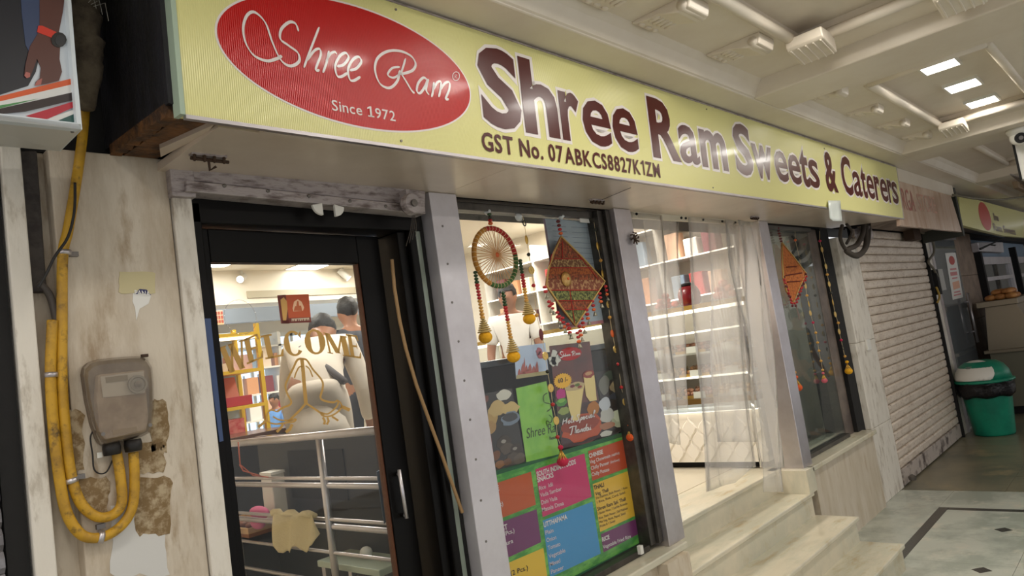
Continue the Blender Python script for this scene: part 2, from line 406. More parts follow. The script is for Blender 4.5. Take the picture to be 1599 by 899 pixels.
# ceiling light fittings (the lamps of ARC_LIGHTS)
for (lx, ly) in ARC_LIGHTS:
    vis = ly > 0 and lx > 4.8
    r = root('ceiling_light', (lx, ly, 3.02), 'square recessed ceiling light glowing white in a raised ceiling panel', 'ceiling light', 'lit square lights of the arcade ceiling')
    if vis:
        k = round((lx-4.83)/.665)
        r['label'] = ('lit square ceiling light nearest the viewer in the row of three', 'middle lit square ceiling light of the row of three', 'lit square ceiling light farthest along the row of three')[k]
    f = MB(); a, b2 = .12, .1
    f.box(lx-a, lx+a, ly-b2, ly-b2+.012, 3.0, 3.021).box(lx-a, lx+a, ly+b2-.012, ly+b2, 3.0, 3.021)
    f.box(lx-a, lx-a+.012, ly-b2+.012, ly+b2-.012, 3.0, 3.021).box(lx+a-.012, lx+a, ly-b2+.012, ly+b2-.012, 3.0, 3.021)
    f.build('light_frame', M['white'], r)
    MB().box(lx-a+.012, lx+a-.012, ly-b2+.012, ly+b2-.012, 3.006, 3.018).build('diffuser', M['lamp'], r)
# dead and far lights in the next bay
def far_light(px0, px1, z, m, lab, w=.2, l=.2):
    p = at(*px0, z=z); r = root('ceiling_light', (p.x, p.y, 3.02), lab, 'ceiling light')
    MB().box(p.x-w/2-.01, p.x+w/2+.01, p.y-l/2-.01, p.y+l/2+.01, 3.006, 3.019).build('light_frame', M['white'], r)
    MB().box(p.x-w/2, p.x+w/2, p.y-l/2, p.y+l/2, 2.999, 3.006).build('diffuser', m, r)
far_light((1492, 242), 0, 3.0, M['lampd'], 'unlit square ceiling light beyond the second cross beam', .26)
far_light((1516, 257), 0, 3.0, M['lampd'], 'unlit square ceiling light next to another unlit one, the farther of the two', .26)
far_light((1553, 291), 0, 3.0, M['lamp'], 'lit ceiling light above the far yellow sign', .3, .3)
far_light((1594, 303), 0, 3.0, M['lamp'], 'lit ceiling light farthest away at the right edge', .3, .3)

# walls of the facade
wl = root('wall_left', (.7, 2.1, 0), 'grimy cream wall pier carrying the electric meter', 'wall', kind='structure')
MB().box(.565, .865, YF, 2.5, 0, 2.42).build('wall_panel', M['plaster'], wl, bevel=.004)
MB().box(.455, .50, YF-.02, 2.5, 0, 2.42).build('jamb', M['plaster2'], wl, bevel=.004)
MB().box(.50, .565, YF+.05, 2.5, 0, 2.42).build('wall_recess', M['plaster'], wl)
MB().box(.868, .925, YF-.012, 2.35, 0, 2.31).build('door_jamb_panel', M['plaster2'], wl, bevel=.004)
MB().box(.862, .932, YF-.03, 2.3, 2.30, 2.40).build('jamb_cap', M['oldmetal'], wl, bevel=.004)
MB().box(-3, .88, 2.12, 2.6, 2.42, 2.86).build('wall_above', M['blackm'], wl)
MB().box(-3, .40, 2.11, 2.6, 0, 2.42).build('wall_behind_shutter', M['plaster2'], wl)
# rust residue shapes on the meter wall
g = MB()
def rough_patch(mb, px0, py0, px1, py1, y, n=26, jit=3):
    pts = []
    for k in range(n):
        t = k/n*4; s = int(t); u = t-s
        q = [(px0+(px1-px0)*u, py0), (px1, py0+(py1-py0)*u), (px1-(px1-px0)*u, py1), (px0, py1-(py1-py0)*u)][s]
        pts.append(at(q[0]+random.uniform(-jit, jit), q[1]+random.uniform(-jit, jit), y=y))
    mb.prism(pts, (0, .0015, 0))
for R_ in ((236, 625, 262, 705), (205, 690, 258, 738), (212, 745, 268, 835), (120, 745, 170, 800), (104, 640, 130, 735)):
    rough_patch(g, *R_, YF-.0016)
g.build('glue_residue', M['grime'], wl)
g = MB(); rough_patch(g, 186, 424, 242, 458, YF-.0016, jit=1); g.build('tape_patch', C('old_tape', 196, 184, 142, .5), wl)
g = MB(); rough_patch(g, 176, 790, 262, 899, YF-.0012, jit=5); g.build('fresh_plaster_patch', C('fresh_plaster', 206, 204, 200, .6), wl)
g = MB()
g.prism([at(x, y, y=YF-.0016) for (x, y) in ((208, 458), (222, 451), (236, 461), (232, 474), (218, 482), (213, 500), (211, 480), (207, 470))], (0, .0015, 0))
g.build('torn_sticker', M['paper_w'], wl)
g = MB(); g.prism([at(x, y, y=YF-.0022) for (x, y) in ((210, 459), (218, 451), (229, 452), (236, 461), (222, 458))], (0, .001, 0))
g.build('sticker_blue_edge', C('navy_print', 36, 38, 92), wl)
g = MB(); text_mb(g, 'PANA', at(211, 460.5, y=YF-.0035), at(235, 462.5, y=YF-.0035), Vector((0, 0, .014)), .02); g.build('sticker_lettering', M['paper_w'], wl)
# facade header above openings, behind sign
wf = root('wall_front', (4, 2.3, 0), 'upper wall above the shop openings behind the signboard', 'wall', kind='structure')
MB().box(.88, 7.10, 2.16, 2.5, 2.40, 2.87).build('lintel', M['blackm'], wf)
MB().box(7.10, 9.6, 2.16, 2.5, 2.42, 2.87).build('lintel', M['blackm'], wf)
# marble plinths
MB().box(1.86, 3.18, 2.05, 2.45, 0, .60).build('plinth', M['wallmarble'], wf)
MB().box(5.06, 6.42, 2.05, 2.45, 0, .60).build('plinth', M['wallmarble'], wf)
MB().box(.93, 1.86, 2.10, 2.45, 0, .60).build('plinth', M['wallmarble'], wf)
MB().box(1.84, 3.24, 2.02, 2.40, .60, .635).build('sill_slab', M['marble'], wf, bevel=.006)
MB().box(4.98, 6.44, 2.02, 2.40, .60, .635).build('sill_slab', M['marble'], wf, bevel=.006)
# entrance steps
st = root('entrance_steps', (4.1, 1.8, 0), 'flight of cream marble steps leading up into the sweet shop', 'steps')
st['kind'] = 'structure'
LV = [(.159, 1.535, 4.95, 2.9), (.318, 1.783, 4.95, 3.02), (.477, 2.045, 4.95, 3.14), (.635, 2.25, 4.95, 3.19)]
for i, (z, yf, xr, xl) in enumerate(LV):
    yb = LV[i+1][1]+.012 if i < 3 else 2.6
    MB().box(xl, xr, yf-.018, yb, z-.028, z).build('tread', M['marble'], st, bevel=.006)
    MB().box(xl+.01, xr-.012, yf, yf+.03, z-.159 if i else 0, z-.028).build('riser', M['marble'], st)
    MB().box(xl+.01, xr-.02, yf+.03, 2.6, (z-.159 if i else 0), z-.03).build('step_core', M['marble'], st)
MB().box(2.98, 3.19, 1.99, 2.3, 0, .60).build('cheek_block', M['wallmarble'], st)
# shop interior shell
si = root('floor', (4, 4, FL), 'cream tiled floor inside the sweet shop', 'floor', kind='structure')
MB().box(.95, 6.6, 2.6, 9.2, FL-.2, FL-.004).build('screed', M['shop_floor'], si)
for i in range(7):
    for j in range(9):
        MB().box(1.0+i*.8+.0015, 1.8+i*.8-.0015, 2.6+j*.72+.0015, 2.6+(j+1)*.72-.0015, FL-.004, FL).build('tile', M['shop_floor'], si)
for (o, lab) in (
    (MB().box(.9, 6.7, 9.0, 9.2, 0, 3.2).build('wall_back', M['interior_wall']), 'cream rear wall of the shop interior'),
    (MB().box(6.5, 6.7, 2.46, 9.0, 0, 3.2).build('wall_right', M['interior_wall']), 'cream right hand wall inside the shop'),
    (MB().box(.7, .93, 2.5, 9.0, 0, 3.2).build('wall_side', M['interior_wall']), 'cream left hand wall inside the shop')):
    struct(o, lab, 'wall')
ci = root('ceiling', (4, 5, 3.1), 'cream ceiling of the shop interior with recessed lights', 'ceiling', kind='structure')
MB().box(.7, 6.7, 2.5, 9.2, 3.1, 3.2).build('ceiling_board', M['interior_wall'], ci)
MB().box(3.4, 6.5, 7.6, 9.0, 2.72, 3.1).build('bulkhead', M['interior_wall'], ci)
MB().box(3.9, 6.4, 7.58, 7.6, 2.78, 2.86).build('grille', M['lampd'], ci)
MB().box(.95, 2.4, 5.4, 5.7, 2.9, 3.1).build('dropped_beam', M['interior_wall'], ci)
# outer arcade: far end wall and the parapet side
MB().box(20, 20.3, -4, 2.5, 0, 2.9)
# ================================================================ FACADE METALWORK
sf = root('trim_1', (4, 1.9, ZS), 'stained sheet metal soffit under the big yellow signboard', 'soffit', kind='structure')
xs = [.95, 1.95, 3.35, 5.0, 6.56]
for a, b in zip(xs[:-1], xs[1:]):
    MB().box(a+.001, b-.001, YS+.02, YF+.02, ZS, ZS+.012).build('soffit_sheet', M['soffit'], sf)
MB().prism([(6.56, YS+.02, ZS), (7.05, YS+.02, ZS), (7.05, YS+.05, ZS), (6.56, YF, ZS)], (0, 0, .012)).build('soffit_sheet', M['soffit'], sf)
MB().box(.84, .95, YS+.04, YF+.02, ZS-.004, ZS+.02).build('edge_batten', M['soffit'], sf)
MB().box(.95, 7.02, YS+.015, YS+.03, ZS-.01, ZS+.004).build('front_lip', M['soffit'], sf)
# header channel above the glass door
hb = root('trim_2', (1.4, 2.05, 2.3), 'weathered riveted metal channel above the black door frame', 'beam', kind='structure')
def plate(pts, y0, th):
    return MB().prism([at(px, py, y=y0) for (px, py) in pts], (0, th, 0))
plate([(290, 256), (664, 298), (664, 322), (291, 281)], 2.055, .09).build('upper_channel', M['oldmetal'], hb, bevel=.003)
plate([(291, 281), (664, 322), (665, 334), (291, 298)], 2.035, .10).build('lower_channel', M['oldmetal'], hb, bevel=.003)
for (px, py) in ((350, 290), (418, 298), (482, 306), (546, 314), (602, 322)):
    p = at(px, py, y=2.035); MB().lathe(p, [(.006, 0), (.006, .004), (.003, .006)], 10, 'y').build('rivet', M['screw'], hb)
# white half-round shutter stops hanging under the channel
for i, (px, py, s, lab) in enumerate(((504, 322, -1, 'left white half-round plastic stop under the metal channel'), (523, 324, 1, 'right white half-round plastic stop under the metal channel'))):
    p = at(px, py, y=2.03); pts = [(p.x, p.y, p.z+.012)]
    for k in range(9):
        a = math.pi/2*k/8; pts.append((p.x+s*.038*math.cos(a), p.y, p.z+.004-.034*math.sin(a)))
    o = MB().prism(pts, (0, .012, 0)).build('shutter_stop', M['white'], bevel=.002)
    tag(o, lab, 'hook', 'white shutter stops above the door')
# pulley at the right end of the channel
p = at(641, 319, y=1.995)
pl = root('cable_pulley', p, 'dirty metal pulley wheel with loose wires right of the door header', 'pulley')
MB().lathe(p, [(.012, -.018), (.036, -.018), (.04, -.008), (.03, 0), (.04, .008), (.036, .018), (.012, .018)], 18, 'y').build('wheel', M['oldmetal'], pl, smooth=False)
MB().lathe(p, [(.014, -.026), (.014, .026)], 10, 'y').build('axle', M['screw'], pl)
MB().box(p.x-.008, p.x+.008, 2.0, 2.04, p.z, p.z+.06).build('bracket', M['oldmetal'], pl)
for k in range(4):
    q = at(644+k*1.2, 336, y=2.01); e = at(634+k*5, 384-k*5, y=1.99)
    MB().tube([q, q.lerp(e, .5)+Vector((.006, 0, 0)), e], .0012, 5).build('wire_strand', M['screw'], pl)
# ------------------------------------------------ black door frame
df = root('trim_3', (1.4, 2.15, FL), 'black lacquered wooden frame around the glass door', 'door frame', kind='structure')
MB().box(.925, .962, 2.10, 2.26, 0, 2.30).build('frame_jamb', M['black'], df, bevel=.004)
MB().box(.925, 1.83, 2.10, 2.26, 2.235, 2.33).build('frame_head', M['black'], df, bevel=.004)
MB().box(1.725, 1.765, 2.125, 2.26, 0, 2.235).build('frame_jamb', M['black'], df, bevel=.004)
MB().box(1.765, 1.80, 2.10, 2.26, 0, 2.235).build('jamb_moulding', M['black'], df, bevel=.008)
MB().box(1.803, 1.826, 2.11, 2.16, 0, 2.27).build('glass_edge_strip', C('greenish_glass_edge', 118, 128, 116, .15, coat=.5), df)
MB().box(1.828, 1.854, 2.12, 2.3, 0, 2.33).build('black_gap_filler', M['blackm'], df)
MB().prism([at(x, y, y=2.095) for (x, y) in ((317, 497), (329, 497), (349, 688), (343, 690))], (0, .004, 0)).build('blue_paint_streak', C('blue_paint', 58, 78, 120, .5), df)
# peeling tan beading
bd = MB().tube([at(x, y, y=2.085) for (x, y) in ((612, 405), (616, 450), (624, 500), (634, 545), (650, 600), (668, 650), (690, 710), (722, 800))], .0065, 6).build('door_beading', C('tan_wood', 150, 118, 78, .6))
tag(bd, 'thin tan strip of beading peeled off the black door jamb', 'wood strip')
# ------------------------------------------------ the door, slightly ajar
HX, HY, TH = .964, 2.16, math.radians(4.5)
dv = Vector((math.cos(TH), math.sin(TH), 0)); dn = Vector((math.sin(TH), -math.cos(TH), 0))
DP = (Vector((HX, HY, 0)), dn)
def dat(px, py, off=0): return at(px, py, plane=(DP[0]+dn*off, dn))
door = root('door_1', (HX, HY, FL), 'black framed glass door lettered WELCOME, standing slightly ajar', 'door', kind='structure')
def dbar(pts, name, m, th=.04, off=.02, par=None, bev=.004):
    return MB().prism([dat(x, y, off) for (x, y) in pts], -dn*th).build(name, m, par or door, bevel=bev)
def dlen(px, py): return (dat(px, py)-DP[0]).dot(dv)
u_r1 = dlen(586, 380); u_r0 = dlen(556, 414); u_l1 = dlen(325, 412); ztop = dat(560, 370).z; zg = dat(440, 412).z
def dbox(u0, u1, z0, z1, name, m, o0=.02, o1=-.02, par=None, bev=.004):
    P = []
    for z in (z0, z1):
        for (u, o) in ((u0, o0), (u1, o0), (u1, o1), (u0, o1)):
            q = DP[0]+dv*u+dn*o; P.append((q.x, q.y, z))
    return MB().hexa(P).build(name, m, par or door, bevel=bev)
Z0 = FL+.01
dbox(0, u_l1, Z0, ztop, 'stile', M['black']); dbox(u_r0, u_r1, Z0, ztop, 'stile', M['black'])
dbox(u_l1, u_r0, zg, ztop, 'top_rail', M['black']); dbox(u_l1, u_r0, Z0, Z0+.12, 'bottom_rail', M['black'])
dbox(u_r0-.006, u_r0, Z0+.12, zg, 'glazing_bead', C('worn_brown_bead', 92, 52, 30, .5), .012, -.012, bev=0)
dbox(u_l1, u_r0, Z0+.12, zg, 'glass_pane', M['glass'], .003, -.003, bev=0)
# handle on the stile
h = MB().tube([dat(623, 733, .05), dat(635, 809, .05)], .0075, 10)
h.tube([dat(622, 740, .02), dat(624, 740, .05)], .008, 8).tube([dat(632, 804, .02), dat(634, 804, .05)], .008, 8)
h.build('pull_handle', M['steel'], door, smooth=True)
dbar([(588, 736), (596, 732), (606, 812), (600, 818)], 'rear_push_plate', C('bluish_plate', 92, 104, 120, .35, .5), .003, -.03)
# WELCOME in gold: serif capitals drawn in pixels of the photo on the pane
wm = MB()
gfn = lambda x, y: dat(x, y, .0045)
def st_poly(pts): wm.prism([gfn(x, y) for (x, y) in pts], -dn*.001)
def glyph(strokes, org, ux, uy):
    # strokes in unit cell (0..1, 0..1 up) -> pixels
    for s in strokes:
        st_poly([(org[0]+ux[0]*a+uy[0]*b, org[1]+ux[1]*a+uy[1]*b) for (a, b) in s])
def ringstrokes(a0, a1, cx=.5, cy=.5, rx=.5, ry=.52, thick=.30, thin=.07, n=18):
    out = []; prev = None
    for k in range(n+1):
        a = math.radians(a0+(a1-a0)*k/n); w = thin+(thick-thin)*abs(math.cos(a))
        p = (cx+rx*math.cos(a), cy+ry*math.sin(a)); q = (cx+(rx-w)*math.cos(a), cy+(ry-thin*1.2-(w-thin)*.1)*math.sin(a))
        if prev: out.append([prev[0], p, q, prev[1]])
        prev = (p, q)
    return out
def bar(x0, x1, y0=0, y1=1): return [(x0, y0), (x1, y0), (x1, y1), (x0, y1)]
def diag(x0, y0, x1, y1, w): return [(x0-w/2, y0), (x0+w/2, y0), (x1+w/2, y1), (x1-w/2, y1)]
G = {
 'W': [diag(.14, 1, .30, 0, .2), diag(.30, 0, .50, .95, .08), diag(.46, 1, .68, 0, .2), diag(.68, 0, .88, 1, .08), bar(0, .28, .95, 1), bar(.36, .58, .95, 1), bar(.78, 1, .95, 1)],
 'E': [bar(.13, .40), bar(0, .9, 0, .08), bar(0, .88, .92, 1), bar(.36, .7, .47, .55), [(.9, 0), (.97, .27), (.91, .27), (.78, .05)], [(.88, 1), (.92, .76), (.86, .76), (.76, .95)], [(.70, .40), (.74, .40), (.74, .64), (.70, .64)]],
 'L': [bar(.13, .40), bar(0, .9, 0, .08), bar(0, .54, .92, 1), [(.9, 0), (.97, .3), (.91, .3), (.76, .05)]],
 'C': ringstrokes(48, 318) + [[(.80, .80), (.92, .66), (.96, .96), (.86, .88)]],
 'O': ringstrokes(0, 360),
 'M': [bar(.07, .15), bar(.74, .98, 0, 1), diag(.16, 1, .48, .08, .22), diag(.48, .08, .80, 1, .08), bar(0, .24, 0, .05), bar(.68, 1.04, 0, .05), bar(0, .2, .95, 1), bar(.8, 1.04, .95, 1)],
}
# (letter, bottom-left px, bottom-right px, top-left px)
for (ch, bl, br, tl) in (('W', (351, 585), (392, 571), (341, 543)), ('E', (386, 569), (414, 557), (377, 531)), ('L', (415, 561), (446, 555), (407, 524)),
                         ('C', (447, 557), (477, 553), (440, 519)), ('O', (479, 554), (511, 551), (473, 516)), ('M', (512, 551), (547, 557), (505, 519)),
                         ('E', (546, 557), (566, 560), (540, 521))):
    glyph(G[ch], bl, (br[0]-bl[0], br[1]-bl[1]), (tl[0]-bl[0], tl[1]-bl[1]))
wm.build('welcome_lettering', M['gold'], door)
# folded hands emblem (traced strokes), crop frame (330,540) scale 4.993
em = MB(); K = 4.993
efn = lambda x, y: gfn(330+x/K, 540+y/K)
def es(P, w, smooth=True): ribbon(em, P, efn, w*1.05, w*1.3, smooth=smooth, taper=False)
es([(706, 100), (716, 200), (726, 320), (738, 445)], 24)
es([(706, 98), (670, 110), (640, 170), (600, 250), (578, 310), (592, 370), (622, 430), (610, 460), (560, 480), (512, 512)], 13)
es([(706, 98), (745, 112), (790, 180), (862, 268), (868, 330), (852, 405), (900, 432), (960, 440)], 13)
es([(738, 445), (700, 490), (650, 540), (600, 590)], 14); es([(738, 445), (790, 480), (850, 520), (880, 540)], 14)
es([(715, 160), (685, 165), (660, 210), (648, 250)], 9); es([(735, 155), (765, 180), (790, 240)], 9)
es([(512, 512), (460, 500), (432, 545), (445, 590), (500, 608), (570, 600), (640, 590), (658, 570), (600, 580), (530, 575), (480, 550)], 10)
es([(960, 440), (985, 425), (985, 460), (950, 500), (905, 530), (855, 520), (870, 545), (930, 545), (990, 510), (1015, 470), (1005, 440), (985, 425)], 10)
es([(430, 580), (400, 605), (368, 632)], 16, False); es([(560, 608), (540, 640), (510, 670)], 16, False); es([(630, 610), (612, 650), (580, 672)], 18, False)
es([(1010, 470), (1040, 482), (1080, 500)], 22, False); es([(870, 556), (885, 585), (880, 612)], 16, False); es([(905, 556), (915, 585), (900, 612)], 14, False); es([(940, 550), (965, 565), (990, 582)], 14, False)
em.build('folded_hands_emblem', M['gold'], door)
MB().tube([dat(375+25*math.cos(k*math.pi/12)+25*math.sin(k*math.pi/12)*.12, 495+27*math.sin(k*math.pi/12), .0045) for k in range(24)], .0012, 5, closed=True).build('clear_round_sticker', M['acrylic'], door, smooth=True)
# poster stuck inside the door glass
po = root('door_sticker', dat(459, 506), 'small orange and maroon festival sticker on the door glass', 'sticker')
def dq(pts, name, m, off, par=po): return MB().prism([dat(x, y, off) for (x, y) in pts], -dn*.0008).build(name, m, par)
dq([(433, 461), (482, 459), (486, 503), (439, 505)], 'sheet', C('orange_print', 190, 82, 36, .5), .0045)
dq([(433, 461), (446, 460), (452, 505), (439, 505)], 'side_band', C('maroon_print', 110, 40, 28), .0052)
dq([(441, 497), (485, 495), (486, 503), (440, 505)], 'lower_band', C('maroon_print', 110, 40, 28), .0052)
dq([(457, 481), (459, 471), (465, 467), (471, 471), (475, 480), (473, 485), (458, 486)], 'sun_disc', C('peach_print', 238, 190, 150), .0056)
dq([(459, 485), (461, 478), (463, 478), (464, 470), (466, 470), (467, 477), (470, 477), (472, 485)], 'temple_shape', C('orange_dark', 190, 96, 50), .0064)
dq([(438, 468), (443, 464), (448, 470), (449, 482), (447, 500), (442, 500), (440, 484)], 'figure_shape', C('ochre_print', 206, 158, 84), .0060)
t = MB()   # unreadable small lettering: a head bar with short strokes hanging from it
t.prism([dat(455, 497.6, .0064), dat(483, 496, .0064), dat(483, 496.8, .0064), dat(455, 498.4, .0064)], dn*.0004)
for k in range(12):
    x = 456+k*2.3; y = 498-k*.13; t.prism([dat(x, y, .0064), dat(x+.9, y, .0064), dat(x+.9+(k % 3-1)*.5, y+3.4, .0064), dat(x+(k % 3-1)*.5, y+3.4, .0064)], dn*.0004)
t.build('caption', C('cream_print', 240, 220, 190), po)
# ================================================================ MAIN SIGNBOARD
YN = -1
sg = root('shop_sign', (3.9, YS, ZS), 'long yellow shop signboard with a red oval and maroon lettering', 'sign')
xl, xr = at(280, 100, y=YS).x, 7.06
MB().box(xl, xr, YS, YS+.03, ZS, ZC-.006).build('sign_face', M['yellow_flex'], sg)
MB().box(xl-.012, xl, YS-.004, YS+.035, ZS, ZC-.006).build('edge_strip', C('pale_green_edge', 168, 186, 166, .5), sg)
MB().box(xl, xr, YS-.006, YS+.01, ZS-.010, ZS).build('bottom_trim', M['steel'], sg)
MB().box(xr, xr+.012, YS-.004, YS+.035, ZS, ZC-.006).build('edge_strip', M['steel'], sg)
MB().box(xl, xr, YS-.003, YS+.02, ZC-.006, ZC).build('top_trim', M['oldmetal'], sg)
for (px, py) in ((611, 17), (626, 220), (1097, 171), (1113, 293), (1282, 232)):
    p = at(px, py, y=YS); MB().lathe(p, [(.004, 0), (.004, .003)], 8, 'y').build('screw', M['screw'], sg)
def onsign(px, py, off=.0): return at(px, py, y=YS-off)
# oval
pL = onsign(335, 48); pR = onsign(730, 148); pB = onsign(628, 208)
cx = (pL.x+pR.x)/2; rx = (pR.x-pL.x)/2; zc = onsign(335, 48).z*.5+onsign(730, 148).z*.5; rz = zc-pB.z
def oval(rx, rz, off, name, m):
    pts = []
    for k in range(96):
        a = 2*math.pi*k/96; z = zc+rz*math.sin(a); pts.append((cx+rx*math.cos(a), YS-off, min(z, ZC-.008)))
    MB().prism(pts, (0, .0006, 0)).build(name, m, sg)
oval(rx+.006, rz+.006, .0008, 'oval_outline', M['white_flex']); oval(rx, rz, .0014, 'red_oval', M['red_flex'])
# words
def word(s, a, b, ybase, ycap, bold, m, mo=None, ob=.012):
    """a, b: left and right pixel (x,y) anywhere inside the word; ybase/ycap world heights"""
    x0 = onsign(*a).x; x1 = onsign(*b).x
    if mo:
        q = MB(); V, F = raw_text(s, bold)
        text_mb(q, s, (x0-ob*.5, YS-.0010, ybase-.0), (x1+ob*.5, YS-.0010, ybase), (0, 0, ycap-ybase), bold+ob*2.4); q.build('letter_outline', mo, sg)
    q = MB(); text_mb(q, s, (x0, YS-.0026, ybase), (x1, YS-.0026, ybase), (0, 0, ycap-ybase), bold); q.build('lettering', m, sg)
zb = onsign(1022, 244).z; zc2 = onsign(1013, 152).z
def sx_(px): return onsign(px, .5*(.3195*(px-580)+182+.1415*(px-288))).x
LET = [(ch, 720+l/2.9975, 720+r/2.9975) for (ch, l, r) in (('S', 80, 267), ('h', 277, 440), ('r', 452, 545), ('e', 557, 688), ('e', 697, 813), ('R', 877, 1010))]
LET += [('a', 1056.5, 1087), ('m', 1090, 1130.8)]
LET += [(ch, 1080+l/3.597, 1080+r/3.597) for (ch, l, r) in (('S', 232, 330), ('w', 332, 442), ('e', 456, 527), ('e', 533, 600), ('t', 600, 646), ('s', 648, 703), ('&', 740, 805), ('C', 835, 892), ('a', 897, 943), ('t', 944, 972), ('e', 974, 1014), ('r', 1018, 1048), ('e', 1050, 1090), ('r', 1093, 1116), ('s', 1116, 1148))]
outm = []
for (ch, l, r) in LET:
    x0, x1 = sx_(l), sx_(r); Vh, _ = raw_text(ch, .02)
    nb = .014 if ch in 'eas' else .028
    for (bo, of, m_, nm, g_) in ((nb+.034, .0010, M['white_flex'], 'letter_outline', .010), (nb, .0026, M['maroon_flex'], 'letter', 0)):
        V, F = raw_text(ch, bo); mx0 = min(v[0] for v in V); mx1 = max(v[0] for v in V); H = cap()
        kx = (x1-x0+2*g_)/(mx1-mx0); kz = (zc2-zb)/(H+.05)
        MB().add([(x0-g_+(x-mx0)*kx, YS-of, zb+(y+.012)*kz) for (x, y) in V], F).build(nm, m_, sg)
ONE = ([(.30, 0), (.44, 0), (.44, .73), (.33, .73), (.12, .60), (.12, .50), (.30, .58)], [[0, 1, 2, 3, 6], [3, 4, 5, 6]])
def spaced(s, xa, xb, zlo, zhi, bold, m, gap=.10, sp=.30, foot=False):
    pen = 0; items = []
    for ch in s:
        if ch == ' ': pen += sp; continue
        V, F = ONE if ch == '1' else raw_text(ch, bold)
        if ch == '1' and foot: V = V+[(.14, 0), (.60, 0), (.60, .09), (.14, .09)]; F = F+[[7, 8, 9, 10]]
        x0 = min(v[0] for v in V); x1 = max(v[0] for v in V); items.append((V, F, pen-x0)); pen += x1-x0+gap
    k = (xb-xa)/(pen-gap); H = cap()
    for (V, F, o) in items: MB().add([(xa+(x+o)*k, YS-.0026, zlo+(zhi-zlo)*y/H) for (x, y) in V], F).build('letter', m, sg)
spaced('GST No. 07ABKCS8827K1ZM', onsign(751, 222).x, onsign(1028, 262).x, onsign(752, 234).z, onsign(752, 207).z, .022, M['maroon_flex'])
spaced('Since 1972', onsign(516, 165).x, onsign(615, 182).x, onsign(520, 173).z, onsign(519, 157).z, .008, M['white_flex'], foot=True)
# script lettering traced on the oval; crop frame (280,0) scale 2.996
q = MB(); K2 = 2.996
sfn = lambda x, y: onsign(280+x/K2, y/K2, .0030)
def sc(P, a=4, b=14): ribbon(q, P, sfn, a, b, math.radians(55))
sc([(545, 150), (530, 115), (500, 108), (465, 140), (462, 185), (500, 215), (545, 250), (550, 290), (510, 310), (465, 280), (425, 200), (390, 110), (340, 62), (305, 75), (288, 130), (300, 200), (340, 260), (400, 286), (450, 275), (470, 262)], 5, 16)
sc([(640, 130), (615, 200), (590, 270), (575, 318)], 5, 12); sc([(588, 285), (620, 240), (645, 232), (650, 262), (630, 325), (648, 330)], 5, 13)
sc([(688, 240), (680, 290), (664, 342)], 5, 13); sc([(676, 290), (695, 255), (715, 245), (724, 255)], 5, 12)
def ee(x, y): sc([(x, y), (x+30, y-8), (x+52, y-40), (x+38, y-62), (x+12, y-48), (x-8, y-5), (x, y+40), (x+20, y+48), (x+50, y+30)], 5, 14)
ee(728, 312); ee(788, 330)
sc([(1045, 275), (1030, 330), (1018, 350), (990, 365), (965, 350), (985, 320), (1020, 315)], 5, 11)
sc([(1020, 330), (1010, 380), (975, 412), (930, 392), (905, 330), (915, 275), (960, 243), (1020, 242), (1070, 265), (1092, 300), (1080, 330), (1040, 345), (1020, 345)], 5, 14)
sc([(1024, 342), (1050, 380), (1075, 420), (1092, 438)], 6, 15)
sc([(1150, 375), (1130, 365), (1108, 390), (1102, 425), (1118, 436), (1140, 405), (1152, 372), (1145, 420), (1160, 445)], 5, 13)
sc([(1180, 385), (1178, 420), (1172, 455)], 5, 12); sc([(1176, 425), (1195, 388), (1212, 385), (1212, 415), (1205, 455)], 5, 12)
sc([(1208, 425), (1232, 390), (1252, 388), (1252, 420), (1238, 462), (1252, 464)], 5, 12)
c8 = [(1282+16*math.cos(a*math.pi/6), 358+20*math.sin(a*math.pi/6)) for a in range(13)]
ribbon(q, c8, sfn, 3, 3, taper=False); ribbon(q, [(1277, 368), (1277, 350), (1286, 352), (1279, 360), (1288, 369)], sfn, 2.5, 2.5, smooth=False)
q.build('script_lettering', M['white_flex'], sg)
# dark side board of the sign, its raw lower edge and battens
q = MB().prism([(xl-.004, YS+.03, 2.42), (xl-.004, YS+.03, ZC), (xl-.004, YF+.04, ZC), (xl-.004, YF+.04, 2.42)], (-.02, 0, 0)).build('side_board', M['navyboard'], sg)
q = MB()
n = 24; top = []; bot = []
for k in range(n+1):
    y = YS+.05+(YF-YS-.05)*k/n; top.append((xl-.026, y, 2.424)); bot.append((xl-.026, y, 2.395+random.uniform(-.006, .006)))
q.prism(top+bot[::-1], (.03, 0, 0)); q.build('raw_lower_edge', M['rawwood'], sg)
MB().box(xl+.01, xl+.10, YS+.05, YF, ZS+.012, 2.45).build('inner_batten', M['rawwood'], sg)
q = MB().prism([at(250, 240, z=ZS), at(334, 196, z=ZS), at(322, 213, z=ZS), at(252, 255, z=ZS)], (0, 0, .012)).build('pale_batten', M['soffit'], sg)
# torn translucent flap hanging under the sign
fl = MB().grid([[at(1293+a*19+(b*3), 313+b*32-(4 if a == 0 and b > .9 else 0), y=YS-.012-.006*math.sin(b*5+a*3)) for b in [k/6 for k in range(7)]] for a in [j/4 for j in range(5)]]).build('plastic_flap', C('milky_film', 214, 220, 214, .3), smooth=True, solid=.0015)
tag(fl, 'torn whitish plastic flap hanging below the sign under the ampersand', 'plastic sheet')
